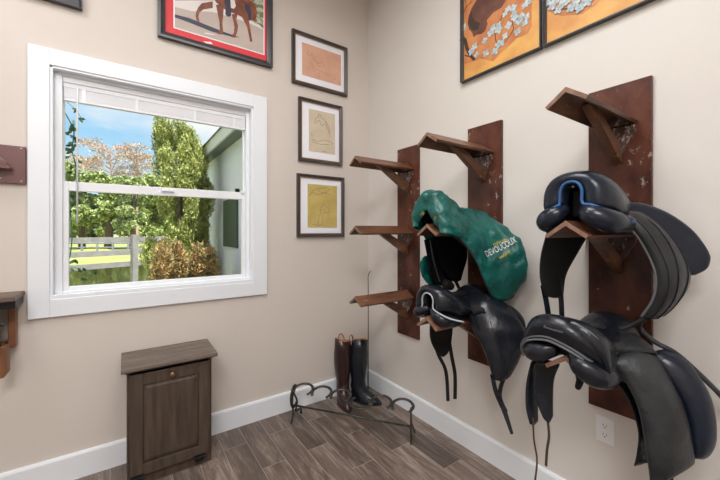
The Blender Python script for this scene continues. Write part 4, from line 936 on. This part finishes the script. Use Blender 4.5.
def tree(u, D, v_top, wpx, v_low, m, label, n=5000, size=.3, seed=0, trunk=.25, m_tr='bark', lean=0, group='trees beyond the pond'):
    base = at(u, 231, d=D); base.z = GZ; px = D / 340
    zt = 1.35 + (231 - v_top) * px; zl = 1.35 + (231 - v_low) * px; R0 = wpx * px / 2
    t = thing('tree', label, 'tree', base, group)
    rg = random.Random(seed); blobs = []
    for k in range(14):
        f = rg.random(); z = zl + (zt - zl) * (.12 + .78 * f); w_ = R0 * (1 - .35 * f)
        a = rg.uniform(0, 2 * PI); rr = w_ * rg.uniform(.1, .75)
        r = R0 * rg.uniform(.28, .45); blobs.append((V((base.x + rr * math.cos(a), base.y + rr * math.sin(a), z)), (r, r, min(r * .75, (zt - zl) * .35))))
    leaves(blobs, int(n * 1.8), size * .68, m, 'foliage', t, seed=seed)
    g = G(); top = V((base.x + lean, base.y, zl + (zt - zl) * .5))
    g.tube([base, base + (top - base) * .5 + V((lean * .3, 0, 0)), top], [trunk * 1.2, trunk * .8, trunk * .4], 10, smooth_n=3)
    g.make('trunk', m_tr, t, smooth=True)
    g = G()
    for c, r in blobs[:9]:
        s0 = base + (top - base) * rg.uniform(.5, .95); g.tube([s0, (s0 + c) / 2 + V((0, 0, -.2)), c], [trunk * .3, trunk * .2, trunk * .08], 6, smooth_n=2)
    g.make('branches', m_tr, t, smooth=True)
    return t
tree(62, 29, 160, 52, 232, 'leaf1', 'leafy green oak at the left edge of the window view', 7000, .30, 1)
tree(82, 31, 166, 40, 234, 'leaf2', 'dark green oak standing behind the pond with a slim trunk', 6000, .30, 2)
tree(109, 31, 170, 48, 236, 'leaf1', 'bright green oak in the middle of the window view', 8000, .30, 3, trunk=.35)
tree(133, 30, 172, 36, 234, 'leaf2', 'green oak with a brown trunk behind the fence post', 5000, .28, 4)
tree(158, 33, 172, 52, 238, 'leaf1', 'green tree partly behind the conical shrub', 5000, .30, 5)
tree(30, 36, 160, 70, 238, 'leaf2', 'tall green tree past the window left edge', 5000, .4, 8)
for i, u in enumerate(range(30, 200, 20)):
    tree(u, 50, 186 + (i * 7) % 11, 40, 243, 'leaf2' if i % 2 else 'leaf1', 'hazy green tree in the far tree line', 2200, .55, 20 + i, group='far tree line')
# bare rust coloured trees
def bare(u, D, v_top, wpx, seed, label):
    base = at(u, 231, d=D); base.z = GZ; px = D / 340; zt = 1.35 + (231 - v_top) * px; R0 = wpx * px / 2
    t = thing('bare_tree', label, 'tree', base, 'rust coloured trees on the skyline'); rg = random.Random(seed)
    g = G(); g.tube([base, base + V((0, 0, (zt - GZ) * .5)), V((base.x, base.y, zt - .5))], [.22, .15, .05], 8); g.make('trunk', 'redtwig', t)
    g = G(); tips = []
    for k in range(34):
        s0 = V((base.x, base.y, GZ + (zt - GZ) * rg.uniform(.62, .95))); a = rg.uniform(0, 2 * PI); r = R0 * rg.uniform(.5, 1)
        e = s0 + V((r * math.cos(a), r * math.sin(a), rg.uniform(0, .18) * (zt - GZ))); e.z = min(e.z, zt)
        g.tube([s0, (s0 + e) / 2 + V((0, 0, .3)), e], [.06, .04, .015], 5); tips.append((e, (1.0, 1.0, .35)))
        for q in range(3):
            e2 = e + V((rg.uniform(-1, 1), rg.uniform(-1, 1), rg.uniform(-.1, .6))); g.tube([(s0 + e) / 2, e2], [.03, .01], 4)
    g.make('branches', 'redtwig', t); leaves(tips, 1500, .16, 'leaf6', 'dry_leaves', t, seed=seed)
bare(111, 46, 144, 54, 3, 'bare rust tinged tree on the skyline, middle of the window view')
bare(137, 47, 148, 32, 5, 'slimmer bare rust tinged tree beside the conical shrub')
bare(86, 52, 158, 34, 6, 'low bare rust tinged tree at the left on the skyline')

# conical shrub and browned shrub
cs0 = at(180, 231, d=4.9); cs0.z = GZ
t = thing('conical_shrub', 'tall yellow green conical evergreen shrub right outside the window', 'shrub', cs0)
bl = []; zt = 1.35 + 110 * 4.9 / 340
rg = random.Random(4)
for k in range(60):
    f = k / 59; z = GZ + (zt - GZ) * (.08 + .88 * f); w_ = .60 * (1 - max(0, f - .3) ** 1.8 * .85)
    for q in range(2):
        a = rg.uniform(0, 2 * PI); rr = w_ * rg.uniform(.3, .8); bl.append((V((min(cs0.x + rr * math.cos(a), -.74), cs0.y + rr * math.sin(a), z)), (.10, .10, .22)))
leaves(bl, 70000, .014, 'leaf5', 'foliage', t, elong=4, up=1.6, seed=11)
G().tube([cs0, cs0 + V((0, 0, 2.6))], [.06, .02], 8).make('trunk', 'bark', t)
b0 = at(187, 231, d=4.0); b0.z = GZ
t = thing('browned_shrub', 'rounded shrub with dry rusty brown leaves at the foot of the conical evergreen', 'shrub', b0)
bl = [(V((b0.x + rg.uniform(-.30, .30), b0.y + rg.uniform(-.15, .15), GZ + rg.uniform(.25, 1.30))), (.09, .09, .22)) for k in range(44)]
leaves(bl, 26000, .013, 'leaf3', 'foliage', t, elong=4, up=1.3, seed=12)
G().tube([b0, b0 + V((0, 0, .9))], [.03, .01], 8).make('stem', 'bark', t)

# fence
fA = at(56, 240, d=6.4); fB = at(133, 240, d=7.6); fd = (fB - fA); fd.z = 0; fdn = fd.normalized()
fA.z = fB.z = 0
t = thing('rail_fence', 'weathered grey three rail wooden fence beyond the window', 'fence', (fB.x, fB.y, GZ))
nn = V((-fdn.y, fdn.x, 0)); E0 = fB - fdn * 3.2; E1 = fB + fdn * 3.0
for z in (1.165, .88, .625):
    g = G(); a = E0 + V((0, 0, z)); h_ = V((0, 0, .055)); g.prism([a - h_, a + h_, a + h_ + nn * .035, a - h_ + nn * .035], E1 - E0); g.make('rail', 'fence', t)
for s_ in (-2.35, 0, 2.35):
    g = G(); a = fB + fdn * s_ - nn * .10; w_ = fdn * .055
    g.prism([a - w_ + V((0, 0, GZ)), a + w_ + V((0, 0, GZ)), a + w_ + nn * .10 + V((0, 0, GZ)), a - w_ + nn * .10 + V((0, 0, GZ))], (0, 0, 1.27 - GZ)); g.make('post', 'fence', t)

t = thing('distant_fence', 'low dark fence far off across the lawn behind the pond', 'fence', at(95, 231, d=27).xy.to_3d() + V((0, 0, GZ)))
a = at(20, 231, d=27); b = at(190, 231, d=27)
for z in (.3, .62):
    p_, q_ = V((a.x, a.y, z + GZ)), V((b.x, b.y, z + GZ)); G().tube([p_, q_], .05, 4).make('rail', 'soffit', t)
for k in range(12):
    p_ = a + (b - a) * (k / 11); G().box((p_.x - .07, p_.y - .07, GZ), (p_.x + .07, p_.y + .07, GZ + .75)).make('post', 'soffit', t)

# wing of the house
t = thing('house_wing', 'pale blue stucco house wing with eave seen through the window', 'building', (-.2, 2, GZ))
G().box((-.58, WT + .01, GZ), (1.2, 4.6, 2.52)).make('stucco_wall', 'stucco', t)
G().box((-.75, WT + .31, 2.50), (1.2, 4.75, 2.53)).make('soffit', 'soffit', t)
g = G(); g.box((-.775, WT + .31, 2.47), (-.75, 4.75, 2.62)).box((-.775, 4.75, 2.47), (1.2, 4.77, 2.62)); g.make('fascia', 'fascia', t)
G().prism([(-.80, WT + .31, 2.62), (1.2, WT + .31, 3.25), (1.2, WT + .31, 2.62)], (0, 4.4, 0)).make('roof', 'soffit', t)
p1 = at(223, 201, x=-.61); p2 = at(236, 248, x=-.61); p3 = at(236, 201, x=-.43)
G().box((-.61, p1.y, p2.z), (-.58, p2.y, p1.z)).make('shutter', 'shutter', t, bevel=.004)
q1 = at(240, 205, x=-.41); 
G().box((-.63, p2.y - .03, p1.z + .03), (-.58, p2.y - .05, p1.z + .10)).make('wall_bracket', 'blackmetal', t)

# leafy branch hanging near the top left of the view
t = thing('leafy_twig', 'dark leafy twig crossing the upper left of the window view', 'branch', at(62, 150, d=3.6))
tw = [at(60, 105, d=3.6), at(68, 118, d=3.62), at(74, 132, d=3.65), at(72, 150, d=3.65), at(76, 170, d=3.7), at(70, 200, d=3.7), at(72, 235, d=3.7), at(68, 262, d=3.65), at(50, 300, d=3.6)]
G().tube(tw, .006, 6, smooth_n=4).make('stem', 'leaf4', t, smooth=True)
G().tube([at(62, 98, d=3.6), at(76, 110, d=3.6), at(83, 122, d=3.6)], .003, 6, smooth_n=4).make('stem', 'leaf4', t, smooth=True)
G().tube([at(66, 265, d=3.65), at(76, 268, d=3.6), at(92, 274, d=3.6)], .003, 6, smooth_n=4).make('stem', 'leaf4', t, smooth=True)
rg = random.Random(9); g = G()
for (u, v, n_) in [(75, 110, 2), (84, 122, 2), (76, 126, 3), (70, 133, 5), (74, 142, 6), (70, 148, 6), (68, 155, 4), (76, 158, 2), (72, 170, 4), (81, 173, 2), (68, 200, 5), (72, 210, 4), (66, 215, 4), (70, 262, 3), (76, 270, 2), (86, 272, 2), (93, 272, 2), (84, 276, 2), (96, 276, 1), (75, 262, 1)]:
    for q in range(n_):
        c = at(u + rg.uniform(-4, 4), v + rg.uniform(-4, 4), d=3.65 + rg.uniform(-.08, .08)); a = V((rg.uniform(-1, 1), rg.uniform(-.4, .4), rg.uniform(-1, .4))).normalized(); b = a.cross(V((rg.uniform(-.3, .3), 1, rg.uniform(-.6, .6)))).normalized(); s_ = .034
        k_ = [c - a * s_, c - a * s_ * .4 + b * s_ * .42, c + a * s_ * .3 + b * s_ * .38, c + a * s_, c + a * s_ * .3 - b * s_ * .38, c - a * s_ * .4 - b * s_ * .42]
        g.add(k_, [(0, 1, 2, 3, 4, 5)])
g.make('leaves', 'leaf4', t)

# ------------------------------------------------------------------ sky and sun
wd = bpy.data.worlds.new('sky'); SC.world = wd; wd.use_nodes = True; nt = wd.node_tree; nt.nodes.clear()
N = nt.nodes.new; Lk = nt.links.new
out = N('ShaderNodeOutputWorld'); bg = N('ShaderNodeBackground'); Lk(bg.outputs[0], out.inputs[0])
tc = N('ShaderNodeTexCoord'); sp = N('ShaderNodeSeparateXYZ'); Lk(tc.outputs['Generated'], sp.inputs[0])
ra = N('ShaderNodeValToRGB'); e = ra.color_ramp.elements; e[0].position = 0; e[0].color = (.50, .60, .62, 1); e[1].position = .6; e[1].color = (.16, .34, .60, 1)
k = e.new(.22); k.color = (.25, .43, .60, 1); Lk(sp.outputs[2], ra.inputs[0])
mp = N('ShaderNodeMapping'); mp.inputs['Scale'].default_value = (1, 1, 3.2); mp.inputs['Location'].default_value = (.9, .3, .25); Lk(tc.outputs['Generated'], mp.inputs[0])
nz = N('ShaderNodeTexNoise'); nz.inputs['Scale'].default_value = 1.7; nz.inputs['Detail'].default_value = 7; nz.inputs['Roughness'].default_value = .55; Lk(mp.outputs[0], nz.inputs['Vector'])
cr = N('ShaderNodeValToRGB'); cr.color_ramp.elements[0].position = .43; cr.color_ramp.elements[1].position = .58; ma = N('ShaderNodeMath'); ma.operation = 'MULTIPLY_ADD'; ma.inputs[1].default_value = 2.4; ma.inputs[2].default_value = -.56; Lk(sp.outputs[2], ma.inputs[0]); m2 = N('ShaderNodeMath'); m2.operation = 'ADD'; Lk(nz.outputs['Fac'], m2.inputs[0]); Lk(ma.outputs[0], m2.inputs[1]); Lk(m2.outputs[0], cr.inputs[0])
mx = N('ShaderNodeMixRGB'); mx.inputs[2].default_value = (.60, .60, .61, 1); Lk(cr.outputs[0], mx.inputs[0]); Lk(ra.outputs[0], mx.inputs[1]); Lk(mx.outputs[0], bg.inputs[0])
bg.inputs[1].default_value = 1.7
sd = bpy.data.lights.new('sun', 'SUN'); sd.energy = 9.5; sd.angle = .01; sd.color = (1, .96, .88)
so = bpy.data.objects.new('sun', sd); COL.objects.link(so)
so.rotation_euler = V((.10, -.40, .90)).to_track_quat('Z', 'Y').to_euler()

vs_ = SC.view_settings; vs_.view_transform = 'Standard'; vs_.look = 'None'; vs_.gamma = 1; vs_.use_curve_mapping = False; vs_.exposure = 0
SC.cycles.max_bounces = 10; SC.cycles.diffuse_bounces = 6; SC.cycles.transparent_max_bounces = 12
try: SC.cycles.use_denoising = True
except Exception: pass
